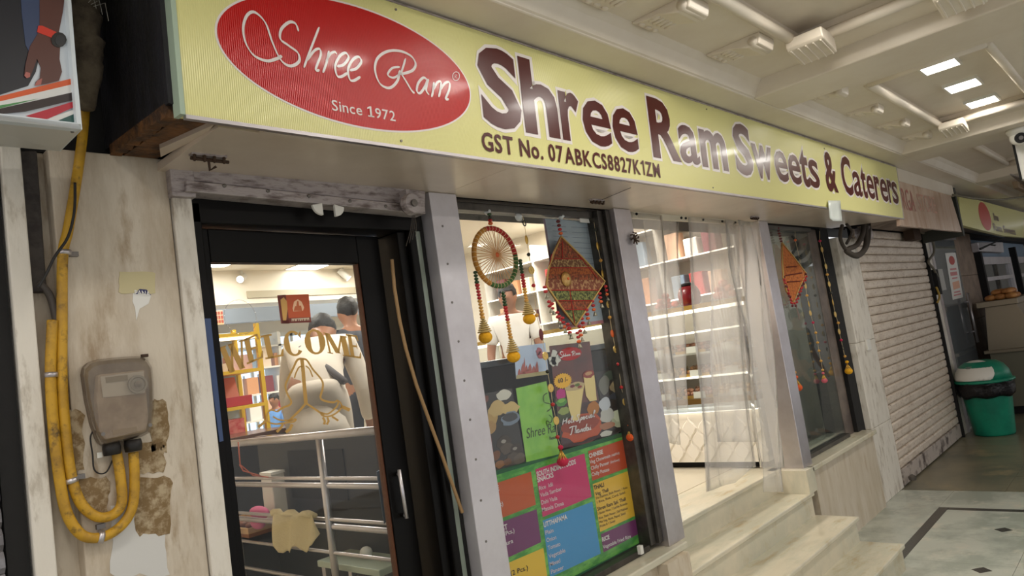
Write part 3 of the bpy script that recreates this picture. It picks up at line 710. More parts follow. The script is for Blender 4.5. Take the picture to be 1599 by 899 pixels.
# latch clusters on the soffit
def latch(px, py, lab, tail=False):
    p = at(px, py, z=ZS-.006); r = root('shutter_latch', p, lab, 'latch')
    b = MB().box(p.x-.05, p.x+.05, p.y-.01, p.y+.01, ZS-.010, ZS-.001); b.build('latch_plate', M['oldmetal'], r)
    b = MB(); rc = C('rusty_iron', 70, 52, 40, .8, .3)
    for k in range(4): b.tube([(p.x-.045+.028*k, p.y-.014, ZS-.012), (p.x-.04+.028*k, p.y, ZS-.022), (p.x-.035+.028*k, p.y+.014, ZS-.012)], .0045, 6)
    b.tube([(p.x-.05, p.y, ZS-.018), (p.x+.06, p.y+.004, ZS-.018)], .005, 6); b.build('latch_bolt', rc, r)
    if tail: MB().tube([(p.x, p.y, ZS-.02), (p.x+.005, p.y+.01, ZS-.045), (p.x+.02, p.y, ZS-.035)], .004, 6).build('latch_hook', rc, r)
latch(325, 243, 'rusty bolt latch at the left end of the metal soffit', True)
latch(932, 313, 'rusty bolt latch on the soffit above the window decorated with hangings')
latch(1178, 339, 'rusty bolt latch on the soffit right of the plastic strip curtain')
# thin wire on soffit near the middle latch
tag(MB().tube([at(940, 312, z=ZS-.004), at(985, 293, z=ZS-.004)], .0015, 5).build('soffit_wire', M['screw']), 'thin wire lying along the soffit from the middle latch', 'wire')
# ================================================================ LEFT LIGHTBOX (photo of a hand with a watch)
P0 = at(127, 202, y=1.72); pa = at(0, 181, y=1.66)
ldir = Vector((P0.x-pa.x, P0.y-pa.y, 0)).normalized(); ln = Vector((ldir.y, -ldir.x, 0))
LP = (P0, ln)
def lat(px, py, off=0): return at(px, py, plane=(P0+ln*off, ln))
lb = root('photo_lightbox', P0, 'white lightbox sign showing a hand with a red strapped watch', 'sign')
def lp(pts, name, m, off, th=.0006): return MB().prism([lat(x, y, off) for (x, y) in pts], -ln*th).build(name, m, lb)
zt = lat(115, -60).z
lp([(-90, 166), (127, 202), (104, -90), (-130, -130)], 'print_sheet', C('photo_white', 196, 204, 212, .45), 0, .01)
lp([(-60, -60), (92, -60), (78, 20), (70, 60), (62, 85), (56, 112), (44, 134), (0, 148), (-60, 158)], 'dark_clothing', C('photo_navy', 22, 24, 34, .45), .001)
lp([(30, -60), (60, -60), (64, 60), (50, 90), (40, 70), (34, 20)], 'denim_area', C('photo_denim', 52, 66, 98, .45), .0018)
SK = C('photo_skin', 84, 46, 38, .45)
lp([(62, -40), (105, -40), (98, 20), (92, 50), (94, 72), (93, 92), (97, 112), (92, 126), (72, 131), (54, 134), (56, 128), (62, 122), (64, 106), (58, 92), (52, 108), (47, 120), (38, 118), (40, 100), (47, 72), (62, 48), (62, 10)], 'hand_print', SK, .0026)
lp([(38, 118), (41, 112), (47, 114), (47, 120), (42, 122)], 'fingertip', C('photo_pink', 170, 100, 92), .0032)
lp([(54, 134), (58, 126), (66, 122), (64, 132)], 'fingertip', C('photo_pink', 170, 100, 92), .0032)
lp([(60, 40), (66, 40), (88, 50), (90, 60), (84, 60), (58, 50)], 'watch_strap', C('photo_red', 200, 52, 34), .0034)
lp([(92+12*math.cos(k*.5236), 62+12*math.sin(k*.5236)) for k in range(12)], 'watch_body', C('photo_black', 12, 12, 14, .4), .0040)
lp([(94+8*math.cos(k*.5236), 63+8.5*math.sin(k*.5236)) for k in range(12)], 'watch_face', C('photo_dark', 34, 36, 42, .3), .0046)
lp([(-20, 155), (118, 121), (119, 130), (-20, 163)], 'stripe', C('stripe_orange', 206, 88, 40), .0030)
lp([(-20, 163), (119, 130), (120, 145), (-20, 178)], 'stripe', C('stripe_white', 214, 214, 212), .0028)
lp([(-20, 168), (60, 154), (-20, 174)], 'stripe', C('stripe_green', 76, 140, 80), .0036)
lp([(-20, 174), (118, 143), (120, 155), (40, 174), (-20, 180)], 'stripe', C('stripe_dark', 44, 32, 32), .0032)
lp([(40, 181), (119, 157), (120, 165), (70, 188)], 'stripe', C('stripe_crimson', 176, 36, 52), .0036)
lp([(70, 186), (119, 170), (120, 177), (90, 190)], 'stripe', C('stripe_white', 214, 214, 212), .0036)
lp([(86, 190), (120, 176), (121, 190), (100, 193)], 'stripe', C('stripe_teal', 34, 78, 74), .0038)
WF = C('white_frame', 206, 214, 220, .4)
lp([(-90, 166), (122, 192), (127, 202), (-90, 178)], 'lower_frame', WF, .012, .02)
lp([(98, -90), (104, -90), (127, 202), (120, 193)], 'side_frame', WF, .012, .02)
a_, b_ = lat(-90, 178, .012), lat(127, 202, .012); c_, d_ = at(93, 236, y=1.98), at(-70, 222, y=1.98)
q = MB().prism([a_, b_, c_, d_], (0, 0, .012)).build('underside', C('underside_white', 200, 198, 192, .5), lb)
q = MB().add([b_, c_, c_+Vector((0, 0, .6)), b_+Vector((0, 0, .75))], [(0, 1, 2, 3)]).build('side_panel', WF, lb, solid=.004)
p = at(113, 206, z=b_.z); MB().ell(p, .004, .004, .003, 8, 4).build('screw', M['screw'], lb)
# cloth-wrapped post between lightbox and sign
q = MB(); rings = []
for k in range(26):
    py = -40+k*8.4; cxp = at(131+(4 if k > 12 else 0)+random.uniform(-1, 1), py, y=2.0); rr = .042 if k < 20 else .042-.004*(k-19)
    rings.append((cxp, rr+random.uniform(-.004, .004)))
q.tube([r_[0] for r_ in rings], [r_[1] for r_ in rings], 12)
tag(q.build('wrapped_post', C('brown_sacking', 112, 100, 82, .9, col2=rgb(78, 68, 56), scale=14, bump=.5, bscale=50), smooth=True), 'brown cloth-wrapped post squeezed between the lightbox and the dark sign board', 'post')
q = MB()
for k in range(3):
    s0 = at(138+k*4, 4+k*3, y=1.95); q.tube([s0, s0+Vector((.008*k+.01, -.01, .012)), s0+Vector((.018+.008*k, 0, -.012-.01*k))], .0008, 5)
tag(q.build('frayed_string', C('pale_string', 190, 186, 176, .8)), 'frayed pale strings above the wrapped post', 'string')
# ================================================================ CONDUITS, CHANNEL, METER
def pyp(pts, y, sm=10): return [at(a, b, y=y) for (a, b) in catmull(pts, sm)]
q = MB().prism([at(x, y, y=YF+.02) for (x, y) in ((29, 235), (58, 235), (74, 455), (49, 455))], (0, .03, 0)).build('cable_channel', C('sooty_channel', 76, 70, 66, .75, col2=rgb(50, 44, 42), scale=14, bump=.3), bevel=.004)
tag(q, 'soot-darkened vertical cable channel left of the yellow pipes', 'cable channel')
q = MB().tube(pyp([(60, 440), (78, 462), (88, 500)], YF+.025), .009, 10).build('grey_cable', C('grey_cable', 88, 82, 78, .6), smooth=True)
tag(q, 'thick grey cable leaving the dark channel into the yellow pipe', 'cable')
q = MB().tube(pyp([(117, 285), (116, 330), (106, 370), (86, 400), (71, 430), (60, 448)], YF-.05), .0035, 8).build('black_cable', M['black_cable'], smooth=True)
tag(q, 'thin black cable curving across the yellow pipe to the dark channel', 'cable')
pr = .0125
def pipe(path, name, lab, clamps, y=YF-.02):
    r = root(name, at(*path[0], y=y), lab, 'pipe')
    MB().tube(pyp(path, y), pr, 14).build('conduit', M['pipe'], r, smooth=True)
    for (px, py, dx, dy) in clamps:
        c = at(px, py, y=y); e = at(px+dx, py+dy, y=y); t = (e-c).normalized(); n = t.cross(Vector((0, 1, 0)))
        MB().tube([c-t*.006, c+t*.006], pr+.003, 14).build('clamp_ring', M['steel'], r, smooth=True)
        q = c+n*(pr+.012); MB().box(q.x-.01, q.x+.01, YF-.012, YF, q.z-.006, q.z+.006).build('clamp_foot', M['screw'], r)
pipe([(133, 168), (128, 220), (118, 290), (106, 360), (98, 400), (97, 500), (97, 600), (104, 690), (112, 746), (126, 785), (150, 806), (175, 804), (190, 785), (188, 745), (182, 706)],
     'yellow_conduit', 'longer yellow conduit pipe coming down from the sign and looping up into the meter', [(101, 394, 0, 10), (111, 750, 3, 10)])
pipe([(82, 500), (79, 580), (83, 660), (92, 740), (104, 800), (128, 835), (160, 838), (190, 820), (207, 790), (210, 745), (208, 706)],
     'yellow_conduit', 'outer yellow conduit pipe starting at the grey cable and looping lowest under the meter', [(80, 585, 0, 10), (157, 838, 10, 0)], YF-.022)
# meter, crop frame (120,540) scale 3.145
K3 = 4.493
def mp(x, y, yy): return at(120+x/K3, 540+y/K3, y=yy)
mt = root('electric_meter', mp(300, 400, YF), 'dusty domestic electricity meter under a clear plastic cover', 'electric meter')
outl = [(40, 200), (48, 150), (80, 115), (140, 95), (250, 82), (380, 72), (450, 72), (500, 100), (530, 150), (540, 260), (545, 420), (530, 560), (510, 610), (460, 635), (330, 668), (200, 700), (165, 690), (140, 650), (100, 540), (65, 380)]
MB().prism([mp(x, y, YF-.025) for (x, y) in outl], (0, .025, 0)).build('back_plate', C('dusty_grey_plastic', 128, 114, 98, .6, col2=rgb(98, 84, 70), scale=20), mt, bevel=.006)
def scl(P, s): cx_ = sum(p[0] for p in P)/len(P); cy_ = sum(p[1] for p in P)/len(P); return [(cx_+(x-cx_)*s, cy_+(y-cy_)*s) for (x, y) in P]
MB().prism([mp(x, y, YF-.056) for (x, y) in [(150, 200), (480, 165), (505, 500), (490, 600), (200, 660), (160, 600), (140, 380)]], (0, .03, 0)).build('meter_body', C('beige_meter', 160, 144, 124, .55, col2=rgb(128, 108, 88), scale=9), mt, bevel=.005); MBODY = bpy.context.scene.collection.objects['meter_body']
MB().prism([mp(x, y, YF-.058) for (x, y) in [(165, 215), (470, 175), (480, 330), (185, 362)]], (0, .002, 0)).build('name_plate', C('pale_plate', 176, 170, 160, .5), MBODY)
MB().prism([mp(x, y, YF-.060) for (x, y) in [(202, 220), (356, 202), (358, 240), (206, 258)]], (0, .002, 0)).build('display', C('lcd_dull', 126, 116, 98, .3), MBODY)
MB().prism([mp(x, y, YF-.058) for (x, y) in [(250, 590), (420, 565), (425, 600), (255, 625)]], (0, .002, 0)).build('terminal_label', C('tan_label', 140, 120, 92, .6), MBODY)
p = mp(430, 268, YF-.068); MB().lathe(p, [(.024, -.006), (.024, 0), (.019, 0), (.017, -.003), (.009, -.003), (.009, .003), (.001, .003)], 20, 'y').build('seal_dial', C('worn_dial', 140, 136, 128, .35, .4), mt)
MB().lathe(p+Vector((0, -.003, 0)), [(.0085, 0), (.001, .002)], 14, 'y').build('dial_center', M['screw'], mt)
cov = MB(); o1 = [mp(x, y, YF-.02) for (x, y) in outl]; o2 = [mp(x, y, YF-.066) for (x, y) in scl(outl, .95)]; o3 = [mp(x, y, YF-.082) for (x, y) in scl(outl, .86)]
nn = len(outl); cov.add(o1+o2+o3, [[i, (i+1) % nn, nn+(i+1) % nn, nn+i] for i in range(nn)]+[[nn+i, nn+(i+1) % nn, 2*nn+(i+1) % nn, 2*nn+i] for i in range(nn)]+[[2*nn+i for i in range(nn)]])
M['cover'] = thin_glass('dusty_clear_cover', (.92, .88, .82, 1), .04, .24, (.52, .46, .38, 1), .12)
COVO = cov.build('clear_cover', M['cover'], mt, smooth=False)
for (x, y) in ((182, 618), (512, 555)): MB().lathe(mp(x, y, YF-.084), [(.005, 0), (.005, .003)], 10, 'y').build('cover_screw', M['screw'], COVO)
for (x, y) in ((245, 725), (395, 700)):
    p = mp(x, y, YF-.03); MB().lathe(p, [(.02, -.014), (.022, .004), (.02, .016)], 14).build('cable_gland', M['black_cable'], mt, smooth=True)
MB().tube([mp(x, y, YF-.01) for (x, y) in catmull([(110, 600), (95, 650), (110, 760), (120, 860), (160, 895), (210, 880), (250, 800)], 6)], .002, 6).build('seal_wire', M['black_cable'], mt, smooth=True)
MB().cbox(mp(160, 765, YF-.014), .012, .004, .014).build('lead_seal', M['white'], mt, bevel=.001)
MB().cbox(mp(475, 68, YF-.012), .016, .012, .008).build('top_screw', C('rusty_iron', 70, 52, 40, .8, .3), mt)
# left shop's shutter at the frame's left edge
ls = root('roller_shutter', (.2, YF+.01, 0), 'dusty grey roller shutter cut by the left edge, left of the meter pier', 'shutter')
for k in range(30):
    z = .7+k*.052; MB().prism([(-.4, YF-.0, z), (-.4, YF-.012, z+.014), (-.4, YF-.012, z+.036), (-.4, YF, z+.050), (-.4, YF+.006, z+.05), (-.4, YF+.006, z)], (.80, 0, 0)).build('slat', C('grey_shutter', 150, 148, 152, .4, .3, col2=rgb(108, 104, 106), scale=8), ls)
tag(MB().box(.405, .45, YF-.005, YF+.03, 0, 2.4).build('guide_channel', M['blackm']), 'dark guide channel of the left shutter', 'guide rail')
# ================================================================ PILASTERS, WINDOW FRAMES
def pil(name, x0, x1, z0, z1, y0, y1, lab, m='steelp', holes=()):
    r = root(name, ((x0+x1)/2, (y0+y1)/2, z0), lab, 'pillar', kind='structure')
    MB().box(x0, x1, y0, y1, z0, z1).build('cladding', M[m], r, bevel=.003)
    for (px, py) in holes:
        p = at(px, py, y=y0); MB().lathe(p, [(.005, 0), (.0045, .002)], 10, 'y').build('screw', M['screw'], r)
    return r
p1 = pil('trim_4', 1.858, 2.005, .635, 2.384, 2.06, 2.24, 'pale steel clad pillar with screws between the glass door and first window',
    holes=((691, 353), (699, 412), (706, 472), (716, 533), (725, 594), (734, 655), (743, 717), (751, 781), (759, 845)))
p2 = pil('trim_5', 3.135, 3.29, .635, 2.384, 2.06, 2.26, 'steel pillar on the left side of the open curtained doorway', 'steel')
p3 = pil('trim_6', 4.93, 5.09, .62, 2.384, 2.06, 2.26, 'steel pillar on the right side of the open curtained doorway', 'steel')
MB().box(4.86, 5.0, 2.02, 2.3, .477, .635).build('trim_block', M['marble']).__setitem__('kind', 'structure')
# window 1
w1 = root('window_1', (2.56, 2.17, .635), 'shop window with dark aluminium frame behind the colourful hangings', 'window', kind='structure')
MB().box(2.006, 2.03, 2.14, 2.20, .66, 2.38).build('window_frame', M['alu'], w1)
MB().box(3.05, 3.095, 2.11, 2.20, .66, 2.38).build('window_frame', M['alu'], w1, bevel=.003)
MB().box(3.098, 3.132, 2.09, 2.20, .66, 2.38).build('window_frame', M['alu'], w1, bevel=.003)
MB().box(2.03, 3.05, 2.14, 2.20, 2.345, 2.38).build('window_frame', M['alu'], w1, bevel=.003)
MB().box(2.03, 3.05, 2.12, 2.20, .636, .665).build('window_frame', M['alu'], w1, bevel=.003)
MB().box(2.03, 3.05, 2.165, 2.171, .665, 2.345).build('glass_pane', M['glass'], w1)
p = at(1000, 858, y=2.11); MB().box(p.x-.012, p.x+.012, 2.10, 2.12, p.z-.02, p.z+.02).build('glass_stop', M['white'], w1)
MB().box(2.15, 2.20, 2.35, 2.40, .635, 3.1).build('inner_post', M['alu'], w1)
# window 2
w2 = root('window_2', (5.75, 2.17, .635), 'right shop window with bluish reflecting glass', 'window', kind='structure')
MB().box(5.09, 5.12, 2.13, 2.20, .66, 2.38).build('window_frame', M['alu'], w2)
MB().box(6.13, 6.32, 2.16, 2.24, .60, 2.38).build('side_panel', C('brown_grey_panel', 126, 112, 100, .4, .2, col2=rgb(92, 80, 72), scale=3), w2, bevel=.003)
MB().box(5.12, 6.13, 2.13, 2.20, .636, .665).build('window_frame', M['alu'], w2)
MB().box(5.12, 6.13, 2.13, 2.20, 2.35, 2.38).build('window_frame', M['alu'], w2)
MB().box(5.12, 6.13, 2.165, 2.171, .665, 2.35).build('glass_pane', M['glassd'], w2)
# black gap + white pier 4
MB().box(6.33, 6.52, 2.13, 2.4, 0, 2.385).build('trim_7', M['blackm']).__setitem__('kind', 'structure')
w4 = root('trim_8', (6.8, 2.1, 0), 'white painted pier between the right window and the closed shutter', 'pillar', kind='structure')
MB().box(6.50, 7.08, YF, 2.4, 0, .62).build('pier_face', M['plaster2'], w4, bevel=.005)
MB().box(6.53, 7.08, YF, 2.4, .622, 1.36).build('pier_face', M['plaster2'], w4, bevel=.005)
MB().box(6.56, 7.08, YF, 2.4, 1.362, 2.3).build('pier_face', M['plaster2'], w4, bevel=.005)
p = at(1354, 538, y=YF); MB().box(p.x-.05, p.x+.05, YF-.02, YF, p.z-.05, p.z+.05).build('switch_box', M['white'], w4, bevel=.004)
for n_ in ('trim_block', 'trim_7'):
    o = bpy.data.objects[n_]; o['label'] = {'trim_block': 'small stained marble block at the foot of the doorway pillar', 'trim_7': 'black recess strip left of the white pier'}[n_]; o['category'] = 'trim'
bpy.data.objects['trim_block'].name = 'trim_9'

sg.rotation_euler = (math.radians(2.8), 0, 0); sg.scale = (1, 1, .988)   # the board leans slightly forward
# ================================================================ POSTERS behind the first window
def pz(px, py, y): return at(px, py, y=y)
YP = 2.182
mu = root('menu_board', pz(890, 800, YP), 'green printed menu board with coloured dish lists behind the first window', 'menu')
f7 = lambda x, y: (680+x/2.8175, 580+y/2.8175)
def mprint(pts, name, m, off, par, th=.0006, fr_=f7):
    pts = [pz(*fr_(x, y), YP-off) for (x, y) in pts]
    for p_ in pts: p_.z = max(p_.z, .668)
    return MB().prism(pts, (0, th, 0)).build(name, m, par)
GR = mat('menu_green', rgb(62, 142, 58), .35, col2=rgb(120, 190, 84), scale=7, lo=.45, hi=.6, stretch=(1, 1, 3), coat=.3)
mprint([(120, 500), (885, 268), (962, 760), (600, 905), (150, 1080)], 'board_sheet', GR, 0, mu, .004)
mprint([(120, 480), (882, 250), (885, 268), (120, 500)], 'top_band', C('dark_green', 30, 92, 58), 0, mu, .004)
mprint([(560, 925), (945, 742), (962, 782), (560, 960)], 'bottom_band', C('dark_green', 30, 92, 58), .001, mu)
def panel(pts, r, g, b): mprint(pts, 'colour_panel', C('menu_%d_%d_%d' % (r, g, b), r, g, b, .35, coat=.3), .001, mu)
panel([(180, 520), (420, 440), (442, 585), (200, 680)], 196, 84, 36)
panel([(200, 695), (445, 605), (465, 750), (230, 860)], 118, 44, 104)
panel([(230, 880), (475, 775), (500, 960), (260, 1010)], 236, 190, 56)
panel([(440, 430), (655, 360), (687, 550), (472, 640)], 208, 46, 108)
panel([(472, 655), (690, 572), (727, 800), (505, 905)], 64, 146, 206)
panel([(672, 350), (860, 288), (880, 410), (690, 480)], 196, 74, 36)
panel([(692, 495), (880, 425), (908, 620), (725, 705)], 236, 184, 56)
panel([(728, 715), (910, 635), (920, 700), (740, 795)], 118, 44, 104)
tw, tb, tp = MB(), MB(), MB()
def ml(mb, s, a, b, h, bold=.01, y=YP-.0024):
    text_mb(mb, s, pz(*f7(*a), y), pz(*f7(*b), y), Vector((0, 0, h*.00086)), bold)
ml(tw, 'BEVERAGE', (185, 548), (280, 522), 24, .03); ml(tw, '(Sweet)', (235, 612), (298, 588), 20)
ml(tw, 'BREAKFAST', (205, 732), (317, 692), 24, .03); ml(tw, 'Poori (3Pcs.)', (236, 750), (348, 706), 20); ml(tw, 'Bhatura', (270, 780), (342, 752), 20)
ml(tb, 'Poori (2 Pcs.)', (262, 925), (408, 870), 22)
ml(tw, 'SOUTH INDIAN FOODS', (447, 462), (618, 405), 24, .03); ml(tw, 'SNACKS', (450, 487), (520, 463), 24, .03)
for s, a, b in (('Rice  Idli', (457, 522), (517, 503)), ('Vada Sambar', (462, 553), (556, 522)), ('Dahi Vada', (467, 585), (537, 563)), ('Masala Dosa', (470, 617), (565, 586))): ml(tp, s, a, b, 20)
ml(tw, 'UTTHAPAMA', (478, 685), (580, 647), 24, .03)
for s, a, b in (('Plain', (485, 718), (520, 705)), ('Onion', (490, 751), (532, 736)), ('Tomato', (496, 785), (550, 765)), ('Vegetable', (500, 822), (572, 793)), ('Mixed', (505, 857), (550, 838)), ('Paneer', (510, 890), (565, 867))): ml(tp, s, a, b, 20)
ml(tw, 'CHINESE', (677, 380), (737, 360), 22, .03)
for s, a, b, h in (('Veg Chowmein', (680, 406), (770, 376), 19), ('(Half/Full)', (775, 374), (810, 362), 13), ('Chilly Paneer', (685, 433), (765, 406), 19), ('(Dry/Gravy)', (770, 404), (810, 391), 13), ('Chilly Potato', (688, 461), (765, 436), 19)): ml(tw, s, a, b, h)
ml(tb, 'THALI', (698, 520), (742, 505), 22, .03)
for s, a, b, h in (('Veg. Thali', (705, 546), (762, 526), 19), ('Dal Makhani, Shahi Paneer, 1 Raita', (708, 562), (845, 513), 13), ('1 Rice, Roti, Curd, Salad', (711, 580), (835, 535), 13),
                   ('Shree Ram Spl. Thali', (714, 612), (838, 566), 19), ('1 Butter Naan, 1 Lachha Parantha', (716, 630), (845, 583), 13), ('Rice, Shahi Paneer, Dal Makhani', (720, 650), (846, 605), 13), ('Mix Veg, Raita, Papad, Salad', (722, 668), (836, 627), 13), ('Pickle & 1 Sweet', (726, 686), (792, 660), 13)): ml(tb, s, a, b, h, .012 if h > 15 else .0)
ml(tw, 'RICE', (735, 748), (766, 735), 22, .03); ml(tw, 'Vegetable Fried Rice', (738, 780), (860, 730), 19)
tw.build('white_lettering', C('menu_white', 232, 222, 224), mu); tb.build('dark_lettering', C('menu_black', 40, 30, 24), mu); tp.build('pale_lettering', C('menu_pale', 226, 206, 214), mu)
# collage posters: frame (740,520) scale 4.0846
f8 = lambda x, y: (740+x/4.0846, 520+y/4.0846)
def pp(pts, name, m, off, par, th=.0006): return mprint(pts, name, m, off, par, th, f8)
def disc(cx_, cy_, rx_, ry_, name, m, off, par, n=20, tilt=-.3, jit=0):
    pts = []
    for k in range(n):
        a = 2*math.pi*k/n; j = 1+random.uniform(-jit, jit); x = rx_*math.cos(a)*j; y = ry_*math.sin(a)*j
        pts.append((cx_+x, cy_+y+x*tilt))
    return pp(pts, name, m, off, par)
r = root('temple_poster', pz(*f8(360, 180), YP), 'small poster of a pink temple against a blue sky', 'poster')
pp([(255, 88), (455, 62), (478, 262), (270, 292)], 'sheet', C('sky_print', 186, 198, 226, .4), 0, r)
PK = C('temple_print', 178, 98, 92, .5)
pp([(272, 268), (470, 238), (478, 262), (270, 292)], 'ground_strip', C('ground_print', 176, 160, 120), .001, r)
q = MB()
for (cx_, w_, h_, b_) in ((290, 20, 40, 266), (312, 24, 72, 263), (335, 22, 58, 260), (322, 14, 108, 262), (358, 26, 66, 257), (382, 24, 48, 253), (402, 22, 72, 250), (345, 100, 26, 259)):
    yb_ = b_; q.prism([pz(*f8(x, y), YP-.0016) for (x, y) in ((cx_-w_/2, yb_), (cx_+w_/2, yb_-w_*.14), (cx_+w_*.38, yb_-h_*.6), (cx_+1, yb_-h_), (cx_-w_*.36, yb_-h_*.6))], (0, .0005, 0))
q.build('temple_towers', PK, r)
for (cx_, cy_, rx_) in ((415, 112, 18), (430, 140, 22), (412, 130, 12)): disc(cx_, cy_, rx_, rx_, 'blossom', C('rose_print', 176, 96, 110), .0018, r, 12, 0, .25)
r = root('green_poster', pz(*f8(410, 580), YP), 'lime green poster strip with a dark script heading beside the drink poster', 'poster')
pp([(268, 352), (462, 306), (548, 770), (335, 822)], 'sheet', C('lime_print', 142, 196, 74, .4, col2=rgb(126, 184, 66), scale=12, coat=.3), .0005, r)
q = MB(); text_mb(q, 'Shree Ram', pz(*f8(338, 672), YP-.002), pz(*f8(560, 620), YP-.002), Vector((0, 0, .043)), 0, .25); text_mb(q, 'Restaurant', pz(*f8(485, 680), YP-.002), pz(*f8(560, 664), YP-.002), Vector((0, 0, .014)), .02)
q.build('heading', C('deep_green_print', 62, 74, 40), r)
q = MB(); hand = lambda x, y: pz(*f8(x, y), YP-.0022)
for P_ in ([(470, 380), (445, 400), (450, 440), (485, 450), (490, 480), (465, 500)], [(478, 520), (500, 540), (490, 570), (465, 560), (470, 600)], [(500, 400), (520, 430), (505, 470)]): ribbon(q, P_, hand, 3, 6)
q.build('figure_outline', C('deep_green_print', 62, 74, 40), r)
DK = C('dark_food_print', 44, 32, 30, .4, coat=.3)
def blobs(par, lst, base=.0010):
    for i, (x, y, rx_, ry_, c) in enumerate(lst):
        disc(x, y, rx_, ry_, 'printed_dish', C('print_%d_%d_%d' % c, *c), base+.0001*i, par, 16, -.2, .12)
r = root('sweets_photo', pz(*f8(190, 620), YP), 'photo poster of round sweets and dark balls left of the green poster', 'poster')
pp([(45, 392), (242, 350), (332, 830), (118, 888)], 'sheet', DK, .0, r)
blobs(r, [(190, 395, 48, 34, (208, 200, 190)), (120, 520, 32, 75, (186, 150, 96)), (150, 480, 55, 50, (200, 168, 116)), (235, 480, 55, 42, (206, 174, 118)), (235, 545, 60, 45, (120, 130, 150)), (230, 535, 48, 30, (70, 66, 72)),
          (110, 600, 30, 40, (176, 136, 90)), (75, 420, 20, 24, (120, 70, 62)), (190, 700, 48, 45, (70, 56, 50)), (210, 735, 40, 38, (92, 76, 68)), (270, 745, 42, 38, (64, 50, 46)), (250, 800, 46, 38, (84, 70, 64)), (290, 800, 36, 36, (98, 82, 74)),
          (190, 690, 16, 12, (160, 150, 144)), (262, 735, 14, 10, (150, 140, 134)), (140, 780, 30, 30, (120, 72, 44)), (165, 835, 30, 26, (146, 96, 60)), (215, 820, 26, 22, (110, 70, 50))])
pp([(88, 650), (108, 650), (126, 780), (104, 790)], 'red_tab', C('red_tab', 196, 40, 44), .004, r)
r = root('dishes_photo', pz(*f8(890, 450), YP), 'photo poster of served snack plates right of the drink poster', 'poster')
pp([(770, 250), (970, 215), (1012, 600), (860, 655)], 'sheet', DK, .0, r)
blobs(r, [(930, 330, 60, 52, (150, 130, 100)), (930, 320, 44, 36, (188, 160, 120)), (860, 270, 40, 30, (70, 78, 66)), (830, 330, 34, 60, (120, 116, 108)), (940, 540, 66, 60, (176, 176, 150)), (930, 520, 44, 40, (206, 206, 180)), (850, 520, 44, 50, (190, 184, 180)), (850, 590, 50, 24, (170, 110, 80)), (845, 640, 40, 18, (206, 200, 196)), (965, 480, 30, 30, (96, 70, 60)), (900, 400, 40, 20, (60, 60, 70)), (835, 450, 36, 44, (196, 196, 206))])
r = root('drink_poster', pz(*f8(640, 400), YP), 'maroon poster of creamy drinks in tall glasses with a yellow price burst', 'poster')
pp([(480, 82), (738, 52), (765, 250), (800, 440), (822, 640), (740, 700), (562, 735)], 'sheet', C('maroon_gloss', 112, 50, 42, .35, col2=rgb(74, 36, 34), scale=4, coat=.3), -.0002, r)
pp([(545, 460), (800, 430), (824, 655), (700, 700), (566, 733)], 'table_area', C('dusky_print', 70, 44, 50), .0004, r)
blobs(r, [(690, 600, 130, 90, (190, 78, 40)), (680, 580, 120, 60, (150, 56, 34)), (575, 520, 46, 50, (66, 70, 48)), (575, 495, 36, 24, (150, 160, 90)), (555, 390, 32, 34, (190, 40, 130)), (560, 440, 34, 26, (80, 140, 60)), (560, 430, 22, 14, (130, 180, 80)), (760, 480, 40, 46, (180, 110, 40))], .0010)
CRM = C('cream_drink', 232, 204, 140, .4)
pp([(584, 352), (704, 330), (690, 420), (672, 555), (630, 560), (606, 480)], 'printed_glass', CRM, .0028, r)
pp([(700, 275), (768, 265), (784, 428), (740, 435), (716, 400)], 'printed_glass', CRM, .0028, r)
blobs(r, [(645, 340, 62, 28, (196, 170, 130)), (628, 338, 16, 10, (120, 40, 60)), (660, 330, 16, 10, (90, 110, 50)), (676, 342, 14, 9, (150, 60, 50)), (732, 262, 34, 26, (150, 60, 54)), (732, 256, 22, 12, (200, 150, 110))], .0032)
for (x, y, rx_) in ((510, 140, 24), (525, 175, 26), (505, 195, 18), (490, 165, 16)): disc(x, y, rx_, rx_*1.3, 'flower_print', C('petal_white', 206, 202, 196), .0024, r, 10, 0, .35)
disc(612, 132, 74, 42, 'red_oval_print', M['red_flex'], .0024, r, 28, -.12)
ko = MB()
b1 = [(512+(26+34*0)*0, 0)]
pts = []
for k in range(44):
    a = 2*math.pi*k/44; rr = 60 if k % 2 else 50
    pts.append((567+rr*math.cos(a), 304+rr*.86*math.sin(a)-.1*rr*math.cos(a)))
pp(pts, 'price_burst', C('burst_yellow', 240, 178, 36, .4), .0050, r)
text_mb(ko, '60 /-', pz(*f8(538, 318), YP-.006), pz(*f8(600, 306), YP-.006), Vector((0, 0, .020)), .02)
ko.build('price_lettering', C('menu_black', 40, 30, 24), r)
ko = MB(); hand = lambda x, y: pz(*f8(x, y), YP-.0062)
def cs(x0, y0, P_, a=2, b=5): ribbon(ko, [(x0+x, y0+y) for (x, y) in P_], hand, a, b)
# "Shree Ram" small script in the red oval
for (x0, y0, s_) in ((548, 148, 1.0),):
    cs(x0, y0, [(22, -28), (8, -30), (2, -18), (14, -8), (16, 4), (4, 8), (-4, 0)], 2.5, 6)
    for k in range(4): cs(x0+24+k*12, y0-2*k, [(0, -18+8*(k > 1)), (-1, 2), (6, -6), (9, 2)], 2, 5)
    cs(x0+84, y0-10, [(0, -22), (-2, 8)], 2.5, 6); cs(x0+84, y0-10, [(-12, -14), (4, -24), (14, -16), (4, -6), (14, 8)], 2, 5)
    for k in range(3): cs(x0+104+k*10, y0-14-k, [(0, -8), (-3, 6), (4, -6), (6, 6)], 2, 4)
